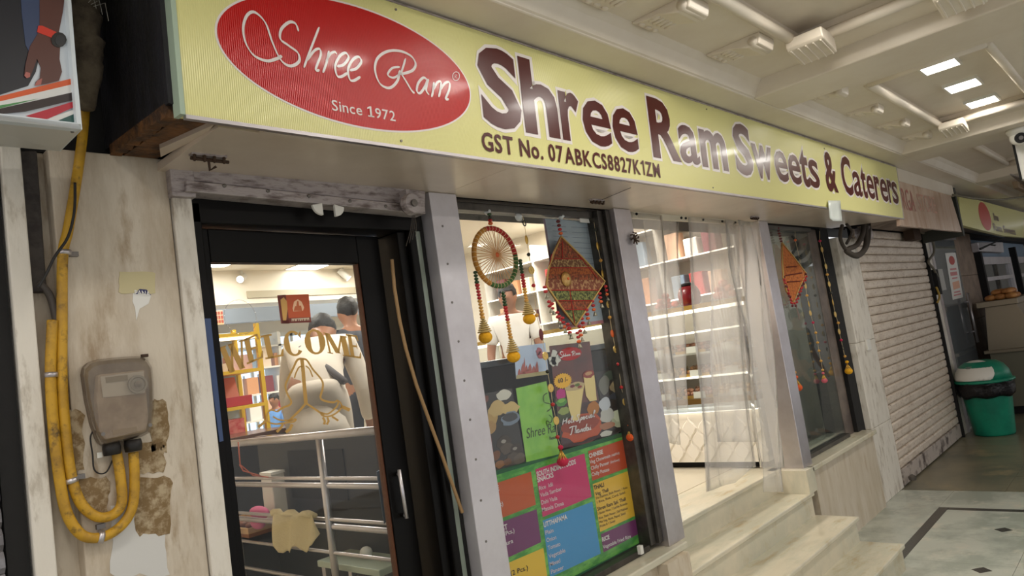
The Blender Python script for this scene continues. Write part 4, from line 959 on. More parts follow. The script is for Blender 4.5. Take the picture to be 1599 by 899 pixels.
# "Holi Special / Thandai" in flowing hand
sp = {'H': [[(0, 0), (6, -40)], [(22, -2), (30, -42)], [(2, -22), (27, -25)]], 'o': [[(8, -18), (0, -10), (4, 0), (13, -6), (12, -17), (8, -18)]], 'l': [[(0, -8), (12, -38), (8, -42), (3, -20), (4, 0), (10, -4)]], 'i': [[(4, -18), (2, -2), (9, -4)], [(6, -27), (7, -25)]],
      'S': [[(26, -36), (14, -42), (6, -32), (16, -20), (16, -4), (2, 0), (-4, -8)]], 'p': [[(6, -18), (-4, 18)], [(4, -12), (14, -18), (14, -6), (4, -1)]], 'e': [[(2, -8), (12, -12), (8, -19), (1, -10), (5, 0), (14, -5)]], 'c': [[(13, -15), (5, -18), (1, -8), (6, 0), (13, -5)]], 'a': [[(13, -16), (4, -18), (0, -6), (6, 0), (13, -14), (12, -3), (18, -4)]],
      'T': [[(-4, -38), (16, -44), (34, -42)], [(18, -42), (8, 0), (0, 0)]], 'h': [[(4, 0), (14, -40), (9, -38), (6, 0)], [(6, -12), (14, -18), (13, -2), (19, -4)]], 'n': [[(4, -17), (2, 0)], [(3, -10), (12, -18), (11, -2), (17, -4)]], 'd': [[(13, -16), (4, -18), (0, -6), (6, 0), (13, -12)], [(22, -42), (12, -10), (14, -2), (19, -4)]], ' ': []}
def hs(s, x, y, slope, k, adv):
    for ch in s:
        for P_ in sp[ch]: ribbon(ko, [(x+a*k, y+b*k+(a*k)*slope) for (a, b) in P_], hand, 3, 6.5)
        w_ = adv.get(ch, 19)*k; x += w_; y += w_*slope
hs('Holi Special', 566, 585, -.26, .95, {'H': 36, ' ': 10, 'l': 14, 'i': 12, 'S': 26})
hs('Thandai', 612, 645, -.22, 1.05, {'T': 26, 'i': 12})
ko.build('script_lettering', C('menu_white', 232, 222, 224), r)
# notice sheet behind the kite
r = root('notice_sheet', pz(890, 420, YP), 'pale blue notice sheet of fine lines stuck behind the large kite hanging', 'poster')
hh = lambda pts, name, m, off: MB().prism([pz(x, y, YP-off) for (x, y) in pts], (0, .0008, 0)).build(name, m, r)
hh([(848, 341), (926, 346), (952, 503), (874, 514)], 'sheet', C('blue_grey_paper', 172, 180, 192, .45), -.001)
hh([(848, 341), (851, 341), (878, 514), (874, 514)], 'edge_strip', C('mauve_edge', 132, 108, 122), .0006)
hh([(874, 509), (951, 498), (952, 503), (874, 514)], 'lower_strip', C('pink_edge', 186, 120, 128), .0006)
q = MB()
for k in range(11):
    y0_ = 352+k*8; q.prism([pz(862+k*1.2, y0_, YP-.001), pz(884+k*1.2, y0_+1.6, YP-.001), pz(884+k*1.2, y0_+2.3, YP-.001), pz(862+k*1.2, y0_+.7, YP-.001)], (0, .0003, 0))
    q.prism([pz(892+k*1.2, y0_+2, YP-.001), pz(921+k*1.2, y0_+3.6, YP-.001), pz(921+k*1.2, y0_+4.2, YP-.001), pz(892+k*1.2, y0_+2.6, YP-.001)], (0, .0003, 0))
q.build('ruled_print', C('grey_print', 120, 126, 140), r)
q = MB().prism([pz(x, y, 2.160) for (x, y) in ((905, 336), (918, 337), (921, 348), (906, 347))], (0, .001, 0)).build('small_label', M['white']); tag(q, 'tiny white and red label at the top of the window glass', 'label')
MB().prism([pz(x, y, 2.158) for (x, y) in ((905, 336), (917, 337), (918, 341), (906, 340))], (0, .001, 0)).build('red_stripe', C('red_tab', 196, 40, 44), q)
# ================================================================ HANGINGS
YT = 2.135
BG, BR, BY, BO = C('bead_green', 44, 72, 36, .4), C('bead_red', 176, 34, 36, .4), C('bead_gold', 206, 152, 66, .4), C('bead_orange', 214, 98, 44, .4)
BRK = C('bead_maroon', 96, 24, 28, .4); BDK = C('bead_dark', 44, 44, 34, .4); BCR = C('bead_crimson', 184, 26, 70, .4)
YB = C('yellow_pompom', 236, 172, 22, .8, bump=.5, bscale=200); OB = C('orange_pompom', 226, 92, 36, .8, bump=.5, bscale=200); CB = C('crimson_pompom', 192, 34, 68, .8, bump=.5, bscale=200)
def beads(par, p0, p1, runs, rb=.010, thread=True):
    tot = sum(n for n, m in runs); i = 0; p0 = Vector(p0); p1 = Vector(p1)
    if thread: par = MB().tube([p0, p1], .0012, 5).build('thread', C('thread', 200, 180, 140, .8), par)
    for (n, m) in runs:
        q = MB()
        for k in range(n):
            c = p0.lerp(p1, (i+.5)/tot); rr = rb*random.uniform(.9, 1.1); q.ell(c, rr*1.15, rr, rr*.75, 9, 5); i += 1
        o = q.build('bead_run', m, par, smooth=True); o['kind'] = 'stuff'
def bell(par, p, s=1.0, m=None):
    p = Vector(p)
    c = MB()
    for k in range(7):
        c.tube([p+Vector(((.007+.0035*k)*s*math.cos(a), (.007+.0035*k)*s*math.sin(a), -.009*k*s)) for a in [j*math.pi/6 for j in range(12)]], .0035*s, 5, closed=True)
    par = c.lathe(p+Vector((0, 0, -.06*s)), [(.02*s, 0), (.004*s, .06*s)], 12).build('wound_cone', C('straw_gold', 196, 168, 104, .6), par, smooth=True)
    MB().ell(p+Vector((0, 0, -.078*s)), .030*s, .030*s, .026*s, 16, 10).build('pompom', m or YB, par, smooth=True)
f6 = lambda x, y: (730+x/3.6, 320+y/3.6)
tr_ = root('ring_hanging', pz(773, 400, YT), 'round thread-spoked ring hanging in red, green and gold with three bead tassels', 'wall hanging')
cT = pz(*f6(150, 118), YT); cBt = pz(*f6(165, 470), YT); cL = pz(*f6(25, 270), YT); cR = pz(*f6(283, 320), YT)
rc = (cT.z-cBt.z)/2-.011; cc = Vector(((cL.x+cR.x)/2, YT, (cT.z+cBt.z)/2)); rxx = (cR.x-cL.x)/2-.011
def arc(a0, a1, m, nm):
    P_ = [cc+Vector((rxx*math.cos(math.radians(a0+(a1-a0)*k/20)), 0, rc*math.sin(math.radians(a0+(a1-a0)*k/20)))) for k in range(21)]
    MB().tube(P_, .011, 8).build(nm, m, tr_, smooth=True)
arc(5, 110, C('red_cloth', 166, 36, 32, .8), 'ring_arc'); arc(110, 245, C('gold_cloth', 190, 130, 50, .8), 'ring_arc'); arc(245, 365, C('green_cloth', 62, 98, 48, .8), 'ring_arc')
hub = cc+Vector((.012, 0, .01)); q = MB()
for k in range(44):
    a = 2*math.pi*k/44; e = cc+Vector((rxx*math.cos(a), random.uniform(-.006, .006), rc*math.sin(a))); q.tube([hub+Vector((0, 0, 0)), e], .0019, 4)
o = q.build('thread_spokes', C('straw_thread', 206, 160, 112, .7), tr_); q = MB()
for k in range(40):
    a = 2*math.pi*k/40; e = Vector((math.cos(a), 0, math.sin(a))); c0 = cc+Vector((rxx*math.cos(a), 0, rc*math.sin(a)))
    q.tube([c0+e*.0125*math.cos(b)+Vector((0, .0125*math.sin(b), 0)) for b in [j*math.pi/3 for j in range(6)]], .0012, 4, closed=True)
q.build('wrap_thread', C('cream_thread', 224, 196, 154, .7), tr_)
MB().ell(hub, .012, .008, .012).build('hub', BO, tr_, smooth=True)
def cen(px, py, y): return pz(px, py, y)
beads(tr_, pz(*f6(122, 45), YT), pz(*f6(130, 112), YT), [(1, BG), (1, BDK), (1, BR), (1, BO)])
beads(tr_, pz(*f6(42, 370), YT), pz(*f6(85, 640), YT), [(4, BG), (5, BR), (6, BY)]); bell(tr_, pz(*f6(86, 640), YT), 1.0)
beads(tr_, pz(*f6(198, 485), YT), pz(*f6(243, 752), YT), [(5, BG), (5, BR), (6, BY)]); bell(tr_, pz(*f6(244, 752), YT), 1.0)
beads(tr_, pz(*f6(294, 305), YT), pz(*f6(332, 545), YT), [(5, BG), (5, BR), (5, BY)]); bell(tr_, pz(*f6(333, 545), YT), .98)
tag(MB().lathe(pz(762, 330, 2.15), [(.016, -.01), (.018, 0), (.008, .008), (.005, .014)], 14, 'y').build('suction_hook', C('clear_hook', 210, 215, 215, .15), smooth=True), 'clear suction hook holding the ring hanging', 'hook')
tag(MB().lathe(pz(811, 338, 2.15), [(.02, -.01), (.022, 0), (.008, .008), (.005, .014)], 14, 'y').build('suction_hook', C('clear_hook', 210, 215, 215, .15), smooth=True), 'clear suction hook at the top of the coin string between ring and kite', 'hook')
tag(MB().lathe(pz(877, 338, 2.15), [(.014, -.01), (.016, 0), (.008, .008), (.005, .014)], 14, 'y').build('suction_hook', C('clear_hook', 210, 215, 215, .15), smooth=True), 'clear suction hook above the large kite hanging', 'hook')
# big kite
f5 = lambda x, y: (820+x/4.0875, 340+y/4.0875)
kt = root('kite_hanging', pz(*f5(300, 400), YT), 'large printed cloth kite hanging with gold disc and red bead fringe', 'wall hanging')
KT = [(230, 118), (510, 405), (322, 690), (136, 430)]
fab = C('block_print_cloth', 148, 72, 44, .85, col2=rgb(96, 52, 34), scale=60, lo=.45, hi=.55, col3=rgb(196, 150, 84), scale3=90)
fab2 = C('olive_print_cloth', 118, 122, 66, .85, col2=rgb(54, 58, 34), scale=70, lo=.45, hi=.55, col3=rgb(190, 176, 110), scale3=90)
k5 = lambda x, y, off=0: pz(*f5(x, y), YT-off)
KP = MB().prism([k5(*p_) for p_ in [(230, 118), (360, 245), (510, 405), (420, 545), (322, 690), (225, 560), (136, 430), (150, 330), (185, 220)]], (0, .012, 0)).build('cloth_panel', fab, kt, bevel=.003)
def band(pts, m, nm='cloth_band', off=.0012): MB().prism([k5(x, y, off) for (x, y) in pts], (0, .001, 0)).build(nm, m, KP)
band([(152, 466), (470, 466), (433, 524), (188, 524)], fab2); band([(244, 588), (392, 588), (322, 690)], fab2)
band([(190, 262), (372, 262), (424, 318), (160, 318)], C('dark_print_band', 104, 66, 44, .85, col2=rgb(170, 140, 92), scale=80, lo=.5, hi=.55))
band([(134, 395), (495, 395), (500, 412), (470, 462), (150, 462), (130, 428)], C('brown_print_band', 116, 62, 44, .85, col2=rgb(168, 128, 88), scale=50, lo=.5, hi=.55))
band([(170, 322), (432, 322), (470, 360), (150, 360)], C('rust_print_band', 168, 92, 44, .85, col2=rgb(120, 60, 36), scale=70, lo=.5, hi=.55))
q = MB()
for (a, b, c, d) in ((238, 150, 238, 262), (185, 262, 372, 262), (160, 318, 424, 318), (150, 462, 470, 462), (240, 586, 394, 586), (285, 462, 318, 680), (340, 232, 468, 395), (188, 528, 430, 528), (170, 232, 152, 320)):
    q.tube([k5(a, b, .003), k5(c, d, .003)], .0022, 5)
q.build('red_piping', C('red_cloth', 166, 36, 32, .8), kt)
MB().tube([k5(x, y, .004) for (x, y) in [(230, 118), (360, 245), (510, 405), (420, 545), (322, 690), (225, 560), (136, 430), (150, 330), (185, 220)]], .0045, 6, closed=True).build('gold_edging', C('gold_cord', 196, 160, 92, .5, .3), kt, smooth=True)
pc = k5(265, 390, .008); MB().lathe(pc, [(.036, -.006), (.037, 0), (.024, .006), (.010, .009), (.001, .010)], 24, 'y').build('gold_disc', C('shell_gold', 206, 170, 104, .3, .4, col2=rgb(176, 130, 70), scale=30), kt, smooth=True)
MB().ell(pc+Vector((0, -.010, 0)), .008, .006, .008).build('disc_button', BO, kt, smooth=True)
beads(kt, k5(208, 10), k5(230, 112), [(2, BRK), (1, BR), (1, BO)], .010)
def cluster(par, p, n, s=1.0):
    p = Vector(p); beads(par, p, p+Vector((0, 0, -.021*n*s)), [(n-1 if n > 2 else n, BR)]+([(1, BO)] if n > 2 else []), .0105*s, False)
    e = p+Vector((.004, 0, -.021*n*s)); MB().lathe(e, [(.012*s, -.022*s), (.010*s, -.016*s), (.006*s, -.006*s), (.002, 0)], 10).build('small_bell', C('dull_bell', 150, 146, 128, .4, .5), par, smooth=True)
for (x, y, n) in ((124, 428, 2), (150, 520, 2), (168, 535, 2), (203, 590, 2), (215, 615, 2), (237, 625, 3), (270, 665, 2), (278, 690, 2), (345, 680, 3), (332, 720, 3), (362, 630, 3), (390, 575, 3), (428, 520, 3), (472, 470, 3), (514, 425, 3)): cluster(kt, k5(x, y, .004), n)
# coin strings
def coin(par, p, r_=.018):
    MB().lathe(p, [(r_, -.002), (r_, .002), (r_*.75, .0025), (r_*.7, .001), (r_*.3, .001), (r_*.25, .003), (.0005, .003)], 18, 'y').build('coin', C('coin_gold', 214, 180, 104, .35, .5), par, smooth=False)
def coin_string(name, lab, items, y, grp, endbell=None, s=1.0):
    r_ = root(name, pz(*items[0][0], y), lab, 'wall hanging', grp); pts = [pz(*it[0], y) for it in items]
    MB().tube(pts, .0013*s, 5).build('thread', C('thread', 200, 180, 140, .8), r_)
    for (pxy, kind), p in zip(items, pts):
        if kind == 'coin': coin(r_, p, .019*s)
        elif kind == 'leaf': MB().ell(p, .011*s, .004, .022*s, 12, 8).build('gold_leaf', M['brass'], r_, smooth=True)
        elif kind == 'rleaf': MB().ell(p, .015*s, .005, .028*s, 12, 8).build('red_leaf', BRK, r_, smooth=True)
        elif kind == 'oleaf': MB().ell(p, .017*s, .006, .020*s, 8, 6).build('orange_leaf', BO, r_, smooth=True)
        elif kind == 'ring': MB().tube([p+Vector((.010*s*math.cos(k*.524), 0, .012*s*math.sin(k*.524))) for k in range(12)], .003*s, 6, closed=True).build('wood_ring', BDK, r_, smooth=True)
        elif kind in ('red', 'dark', 'gold', 'orange', 'crim'):
            MB().ell(p, .010*s, .010*s, .009*s, 10, 6).build('bead', {'red': BR, 'dark': BDK, 'gold': BY, 'orange': BO, 'crim': BCR}[kind], r_, smooth=True)
    if endbell:
        (pxy, m, s2) = endbell; p = pz(*pxy, y); MB().ell(p+Vector((0, 0, .012*s2)), .013*s2, .013*s2, .011*s2).build('top_bead', m, r_, smooth=True)
        q = MB()
        for k in range(9):
            a = k*math.pi*2/9; q.tube([p+Vector((0, 0, 0)), p+Vector((.012*s2*math.cos(a), .012*s2*math.sin(a), -.025*s2)), p+Vector((.022*s2*math.cos(a), .022*s2*math.sin(a), -.045*s2))], .003*s2, 5)
        q.build('gold_cap', M['brass'], r_, smooth=True); MB().ell(p+Vector((0, 0, -.052*s2)), .027*s2, .027*s2, .023*s2, 14, 8).build('pompom', m, r_, smooth=True)
    return r_
g1 = 'coin and bead strings of the first window'
coin_string('coin_string', 'long coin and bead string between ring and kite ending in a crimson pompom', [(f6(310, 60), ''), (f6(320, 103), 'ring'), (f6(332, 195), 'leaf'), (f6(344, 278), 'dark'), (f6(360, 366), 'coin'), (f6(371, 452), 'red'), ((838, 492), 'gold'), (f5(103, 745), 'rleaf'), (f8(455, 145), 'coin'), (f8(470, 245), 'dark'), (f8(490, 350), 'coin'), (f8(503, 455), 'red'), (f8(525, 558), 'coin'), (f8(533, 662), 'red'), (f8(553, 715), '')], YT, g1, (f8(555, 745), CB, 1.0))
coin_string('coin_string', 'coin and bead string right of the large kite ending in an orange pompom', [(f5(440, 30), ''), (f5(447, 78), 'dark'), (f5(463, 180), 'leaf'), (f5(482, 272), 'gold'), (f5(495, 358), 'leaf'), (f5(515, 470), ''), (f5(533, 553), 'coin'), (f5(540, 635), 'gold'), (f5(557, 738), 'oleaf'), (f5(578, 838), 'coin'), (f8(921, 197), 'red'), (f8(940, 345), 'red'), (f8(963, 437), 'coin'), (f8(988, 580), '')], YT, g1, (f8(992, 600), OB, .95))
# window 2 hangings, frame (1160,330) scale 3.908
f9 = lambda x, y: (1160+x/3.908, 330+y/3.908)
k2 = root('kite_hanging', pz(*f9(300, 400), YT), 'smaller orange cloth kite hanging in the right window', 'wall hanging')
k9 = lambda x, y, off=0: pz(*f9(x, y), YT-off)
K9 = [(240, 190), (310, 275), (388, 378), (350, 455), (310, 555), (268, 485), (248, 400), (242, 300)]
MB().prism([k9(*p_) for p_ in K9], (0, .012, 0)).build('cloth_panel', C('orange_print_cloth', 190, 108, 48, .85, col2=rgb(140, 70, 34), scale=50, lo=.5, hi=.6, col3=rgb(80, 40, 28), scale3=60), k2, bevel=.003)
MB().tube([k9(x, y, .004) for (x, y) in K9], .0045, 6, closed=True).build('gold_edging', C('gold_cord', 196, 160, 92, .5, .3), k2, smooth=True)
for (x0, y0, x1, y1) in ((268, 340, 330, 335), (262, 390, 360, 375), (272, 430, 350, 425)): MB().tube([k9(x0, y0, .004), k9(x1, y1, .004)], .004, 5).build('trim_line', BRK, k2)
beads(k2, k9(212, 95), k9(236, 190), [(6, BRK)], .012)
for (a, b, n) in (((250, 400), (300, 560), 9), ((386, 382), (318, 560), 9)):
    q1 = MB(); q2 = MB()
    for k in range(n):
        t = k/(n-1); c = k9(a[0]+(b[0]-a[0])*t, a[1]+(b[1]-a[1])*t, .006)
        for j in range(2): (q1 if (k+j) % 3 else q2).ell(c+Vector((random.uniform(-.008, .008), 0, -.02*j)), .012, .01, .010, 8, 5)
    for q_, m_ in ((q1, BR), (q2, BRK)): o = q_.build('bead_fringe', m_, k2, smooth=True); o['kind'] = 'stuff'
MB().tube([k9(322, 560), k9(345, 660)], .006, 6).build('tail', C('grey_tassel', 130, 110, 100), k2)
g2 = 'coin and bead strings of the right window'
f3 = lambda x, y: (960+x/2.81, 300+y/2.81)
coin_string('coin_string', 'middle coin string of the right window ending in a pink tassel', [(f9(318, 120), ''), (f9(320, 175), 'orange'), (f9(345, 282), 'dark'), (f9(383, 455), 'coin'), (f9(391, 513), 'gold'), (f9(403, 565), 'leaf'), (f9(412, 620), 'coin'), (f9(428, 678), 'crim'), (f9(445, 740), 'gold'), (f9(456, 800), 'gold'), (f9(465, 850), 'gold'), (f3(905, 740), 'gold'), (f3(912, 780), 'gold')], YT, g2, (f3(915, 800), C('pink_pompom', 206, 96, 110, .8), .9), 1.15)
coin_string('coin_string', 'right coin string of the right window ending in a yellow pompom', [(f9(468, 120), ''), (f9(470, 180), 'crim'), (f9(483, 232), 'coin'), (f9(507, 335), 'coin'), (f9(515, 385), 'gold'), (f9(527, 443), 'coin'), (f9(538, 497), 'dark'), (f9(550, 555), 'leaf'), (f9(564, 628), 'coin'), (f9(582, 680), 'gold'), (f9(588, 733), 'coin'), (f9(600, 785), 'crim'), (f9(610, 830), 'ring'), (f3(1010, 720), 'gold')], 2.10, g2, (f3(1020, 752), YB, 1.2), 1.25)
coin_string('coin_string', 'left coin string of the right window ending in an orange pompom beside the pillar', [(f9(228, 540), ''), (f9(236, 585), 'oleaf'), (f9(250, 660), 'coin'), (f9(258, 725), 'crim'), (f9(272, 785), 'coin'), (f9(280, 850), 'dark'), (f3(775, 740), 'coin'), (f3(790, 790), 'gold')], YT, g2, (f3(797, 820), OB, 1.2), 1.2)
# ================================================================ PVC STRIPS
def strip(tl, tr2, bl, br, y, lab, amp=.012, ph=0, torn=False, n=26):
    P_ = []
    TL, TR, BL, BR_ = pz(*tl, y), pz(*tr2, y), pz(*bl, y), pz(*br, y)
    for i in range(n+1):
        t = i/n; row = []
        for j in range(9):
            u = j/8; p = (TL.lerp(TR, u)).lerp(BL.lerp(BR_, u), t)
            w_ = amp*(.4+t)*math.sin(u*7+ph+t*2.3)+amp*.6*math.sin(t*9+ph*2+u*3)
            p = p+Vector((0, w_, 0))
            if torn and i == n and j > 5: p.z += .03*(j-5)
            row.append(p)
        P_.append(row)
    o = MB().grid(P_).build('pvc_strip', M['pvc'], smooth=True, solid=.002)
    tag(o, lab, 'plastic strip', 'clear plastic strips of the doorway curtain'); return o
strip((984, 330), (1034, 336), (1030, 690), (1062, 694), 2.09, 'leftmost clear plastic strip of the doorway curtain, ending highest', .01, .3)
strip((1004, 333), (1060, 338), (1037, 640), (1072, 640), 2.135, 'clear plastic strip behind the leftmost one', .014, 1.4)
strip((1074, 339), (1140, 344), (1100, 768), (1178, 746), 2.085, 'middle clear plastic strip with a torn lower corner', .012, 2.2, True)
strip((1108, 342), (1152, 345), (1118, 690), (1180, 690), 2.14, 'clear plastic strip behind the middle torn one', .016, .9)
strip((1132, 343), (1170, 346), (1186, 730), (1216, 730), 2.05, 'bunched clear plastic strip just left of the right door pillar', .03, 3.1)
strip((1148, 344), (1186, 348), (1200, 768), (1232, 768), 2.02, 'bunched clear plastic strip covering the right door pillar', .026, 5.0)
rl = root('strip_rail', pz(1080, 336, 2.1), 'pale rail with screws holding the plastic strip curtain', 'rail')
MB().prism([pz(x, y, 2.10) for (x, y) in ((984, 329), (1190, 347), (1190, 352), (985, 340))], (0, .02, 0)).build('rail_bar', C('cream_rail', 206, 198, 178, .5), rl)
for px in (994, 1064, 1071, 1098, 1128, 1148): p = pz(px, 331+(px-984)*.087+2, 2.075); MB().ell(p, .008, .008, .008, 8, 5).build('screw', M['blackm'], rl)
r_ = root('iron_hook', pz(991, 372, 2.05), 'dark spiky iron hook on the left doorway pillar', 'hook'); q = MB()
p = pz(990, 372, 2.05)
for k in range(8): a = k*math.pi/4; q.tube([p, p+Vector((.025*math.cos(a), -.012, .025*math.sin(a))), p+Vector((.04*math.cos(a+.3), -.005, .035*math.sin(a+.3)))], .004, 6)
q.build('hook_prongs', C('rusty_iron', 70, 52, 40, .8, .3), r_)
# ================================================================ SHOP INTERIOR
# handrail along the entrance ramp
RX = 1.80
hr = root('handrail', (RX, 3.1, FL), 'stainless steel handrail with several horizontal bars behind the glass door', 'handrail')
MB().tube([(RX, 2.27, 1.478), (RX, 4.0, 1.45)], .019, 14).build('top_rail', M['steel'], hr, smooth=True)
for (z, r_, dx) in ((1.275, .008, 0), (1.24, .013, .01), (1.09, .008, 0), (1.055, .013, .01), (.94, .008, 0), (.80, .009, 0)):
    MB().tube([(RX+dx, 2.27, z), (RX+dx, 4.0, z-.01)], r_, 10).build('horizontal_bar', M['steel'], hr, smooth=True)
for y in (2.29, 2.98, 3.95): MB().tube([(RX, y, FL), (RX, y, 1.46)], .017, 12).build('post', M['steel'], hr, smooth=True)
# cheesecloth hung on the rail
q = MB(); P_ = []
c0 = at(427, 800, x=RX-.03); c1 = at(492, 803, x=RX-.03)
for i in range(15):
    t = i/14; row = []
    for j in range(17):
        u = j/16; p = c0.lerp(c1, u)+Vector((-.015*math.sin(u*14+t*2), 0, -t*(.15+.035*math.sin(u*4+.3)+.02*math.sin(u*11)+.012*math.sin(u*23))))
        p.y += (.05-.1*u)*t*.3; row.append(p)
    P_.append(row)
q.grid(P_); q.tube([c0.lerp(c1, k/8)+Vector((random.uniform(-.006, .006), 0, .006*math.sin(k*2.2))) for k in range(9)], [.012+.006*math.sin(k*1.9+1) for k in range(9)], 8)
tag(q.build('cheesecloth', C('cream_cloth', 216, 200, 158, .9, bump=.6, bscale=120), smooth=True, solid=.003), 'cream muslin cloth hanging over the handrail', 'cloth')
q = MB(); pkc = C('pink_cloth', 196, 92, 130, .8)
pk = at(405, 800, x=RX+.06)
q.ell(pk, .03, .10, .035, 12, 8); q.ell(pk+Vector((0, .03, -.05)), .03, .07, .04, 12, 8)
tag(q.build('pink_bundle', pkc, smooth=True), 'crumpled pink cloth beside the muslin on the handrail', 'cloth')
wb = root('junction_box', at(430, 760, y=3.6), 'white rectangular box standing behind the handrail', 'box')
p = at(428, 765, x=1.98); MB().box(p.x-.04, p.x+.04, p.y-.06, p.y+.06, p.z-.16, p.z+.09).build('box_body', M['white'], wb, bevel=.006); MB().box(p.x-.042, p.x+.042, p.y-.064, p.y+.064, p.z+.09, p.z+.105).build('box_lid', M['paper_w'], wb)
q = MB().tube([at(372, 690, y=3.3), at(375, 725, y=3.3), at(395, 742, y=3.4), at(420, 745, y=3.5)], .003, 6); q.tube([at(374, 725, y=3.3), at(380, 735, y=3.3), at(405, 742, y=3.4)], .003, 6)
tag(q.build('orange_wire', C('orange_wire', 196, 92, 60), smooth=True), 'thin orange wires under the handrail', 'wire')
# dark counter with wooden edge behind the handrail
cn = root('dark_counter', (2.9, 3.4, FL), 'low dark granite counter behind the handrail', 'counter')
MB().box(2.02, 2.5, 4.45, 4.9, FL+.003, 1.42).build('counter_body', M['darkwood'], cn, bevel=.006)
MB().box(2.00, 2.52, 4.43, 4.92, 1.42, 1.45).build('counter_top', C('brown_granite', 84, 56, 44, .2), cn, bevel=.004)
cn2 = root('dark_cabinet', (2.5, 2.5, FL), 'dark grey cabinet standing inside behind the window posters', 'cabinet')
MB().box(2.26, 3.5, 2.42, 2.9, FL+.003, 1.66).build('cabinet_body', M['darkwood'], cn2, bevel=.005)
MB().box(2.24, 3.52, 2.40, 2.92, 1.66, 1.69).build('cabinet_top', C('slate_top', 74, 80, 86, .25), cn2, bevel=.004)
dp = root('dark_partition', (2.2, 3.3, FL), 'black boxed partition behind the handrail bars', 'partition')
MB().box(2.06, 2.09, 2.75, 4.1, FL+.003, 1.43).build('panel', M['darkwood'], dp, bevel=.004)
MB().box(2.055, 2.06, 3.2, 3.75, 1.1, 1.36).build('speaker_front', M['blackm'], dp)
MB().box(2.05, 2.10, 2.75, 4.1, 1.43, 1.45).build('wood_edge', C('brown_granite', 84, 56, 44, .2), dp)
gt = root('low_table', at(590, 870, z=.9), 'pale green low table with a white ball behind the lower rails', 'table')
p = at(600, 870, x=1.98); p.z = .86; MB().box(1.84, 2.03, p.y-.15, p.y+.35, .84, .87).build('table_top', C('pale_green_top', 176, 186, 168, .3), gt, bevel=.004)
for (a, b) in ((-.07, -.12), (.07, -.12), (-.07, .32), (.07, .32)): MB().box(1.935+a-.012, 1.935+a+.012, p.y+b-.015, p.y+b+.015, FL+.003, .84).build('leg', M['steel'], gt)
pb = at(572, 866, x=1.94); pb.z = .9; tag(MB().ell((pb.x, pb.y, .898), .03, .03, .028, 14, 8).build('white_ball', M['white'], smooth=True), 'small white crumpled ball on the pale green low table', 'ball')
hp = MB(); 
tr3 = root('wire_basket', at(390, 830, x=2.0), 'wooden tray with small brown pieces on the rails at the left', 'tray')
p = at(378, 822, x=1.93); MB().box(p.x-.10, p.x+.14, p.y-.28, p.y+.22, p.z-.02, p.z).build('tray_base', C('tray_wood', 136, 84, 46, .6), tr3)
for (a, b, c, d) in ((-.10, -.09, -.28, .22), (.13, .14, -.28, .22), (-.09, .13, -.28, -.27), (-.09, .13, .21, .22)): MB().box(p.x+a, p.x+b, p.y+c, p.y+d, p.z, p.z+.03).build('tray_rim', C('tray_rim', 190, 150, 100, .5), tr3)
MB().box(p.x-.1, p.x+.1, p.y-.2, p.y+.15, FL+.003, p.z-.02).build('tray_stand', M['darkwood'], tr3)
for k in range(7): MB().ell((p.x+random.uniform(-.05, .09), p.y+random.uniform(-.22, .16), p.z+.018), .03, .03, .016, 10, 5).build('brown_piece', C('brown_sweet', 120, 66, 40, .6), tr3, smooth=True)
# yellow framed shelves with gift boxes
sh = root('yellow_shelf', (2.3, 5.1, FL), 'yellow framed glass shelving with red gift boxes seen through the door', 'shelf')
SX0, SX1, SY = 1.95, 2.62, 5.0; YM = C('yellow_frame', 226, 184, 40, .35, .3)
for x in (SX0, SX1): MB().box(x-.015, x+.015, SY, SY+.03, FL+.003, 2.22).build('upright', YM, sh)
for x in (SX0, SX1): MB().box(x-.015, x+.015, SY+.37, SY+.4, FL+.003, 2.22).build('upright', YM, sh)
LZ = [at(390, 578, y=SY).z, at(390, 634, y=SY).z, at(395, 520, y=SY).z, at(395, 690, y=SY).z]
for z in LZ: MB().box(SX0, SX1, SY-.001, SY+.4, z-.012, z+.012).build('shelf_edge', YM, sh)
MB().box(SX0+.02, SX1-.02, SY+.39, SY+.40, FL+.1, 2.2).build('back_panel', C('pale_blue_panel', 178, 200, 224, .3), sh)
MB().box(SX0+.02, SX1-.02, SY+.02, SY+.04, LZ[2]-.035, LZ[2]-.016).build('led_strip', M['strip'], sh)
def gift(x, z, w, d, h, lid, lab, c):
    r_ = root('gift_box', (x, SY+.2, z), lab, 'box', 'gift boxes on the yellow shelf')
    MB().box(x-w/2, x+w/2, SY+.06, SY+.06+d, z, z+h).build('box_base', c, r_, bevel=.003)
    if lid: MB().hexa([(x-w/2, SY+.06+d, z+h), (x+w/2, SY+.06+d, z+h), (x+w/2, SY+.06+d+.05, z+h+.15), (x-w/2, SY+.06+d+.05, z+h+.15), (x-w/2, SY+.07+d, z+h), (x+w/2, SY+.07+d, z+h), (x+w/2, SY+.07+d+.05, z+h+.15), (x-w/2, SY+.07+d+.05, z+h+.15)]).build('box_lid', C('orange_lid', 216, 110, 66, .4), r_)
z1, z2 = LZ[1]+.013, LZ[0]+.013
gift(2.34, z1, .42, .2, .07, True, 'open red gift box with orange lid on the middle yellow shelf', C('red_box', 176, 36, 44, .4))
gift(2.24, z2, .3, .2, .06, True, 'open orange lidded gift box on the upper yellow shelf', C('cream_box', 220, 200, 180, .4))
gift(2.28, LZ[3]+.013, .38, .16, .17, False, 'patterned rose pink gift box on the lowest yellow shelf', C('rose_box', 206, 120, 110, .4, col2=rgb(186, 60, 60), scale=24))
gift(2.5, z2, .16, .14, .11, False, 'small white and pink carton at the right of the upper yellow shelf', C('white_pink_box', 228, 190, 190, .4))
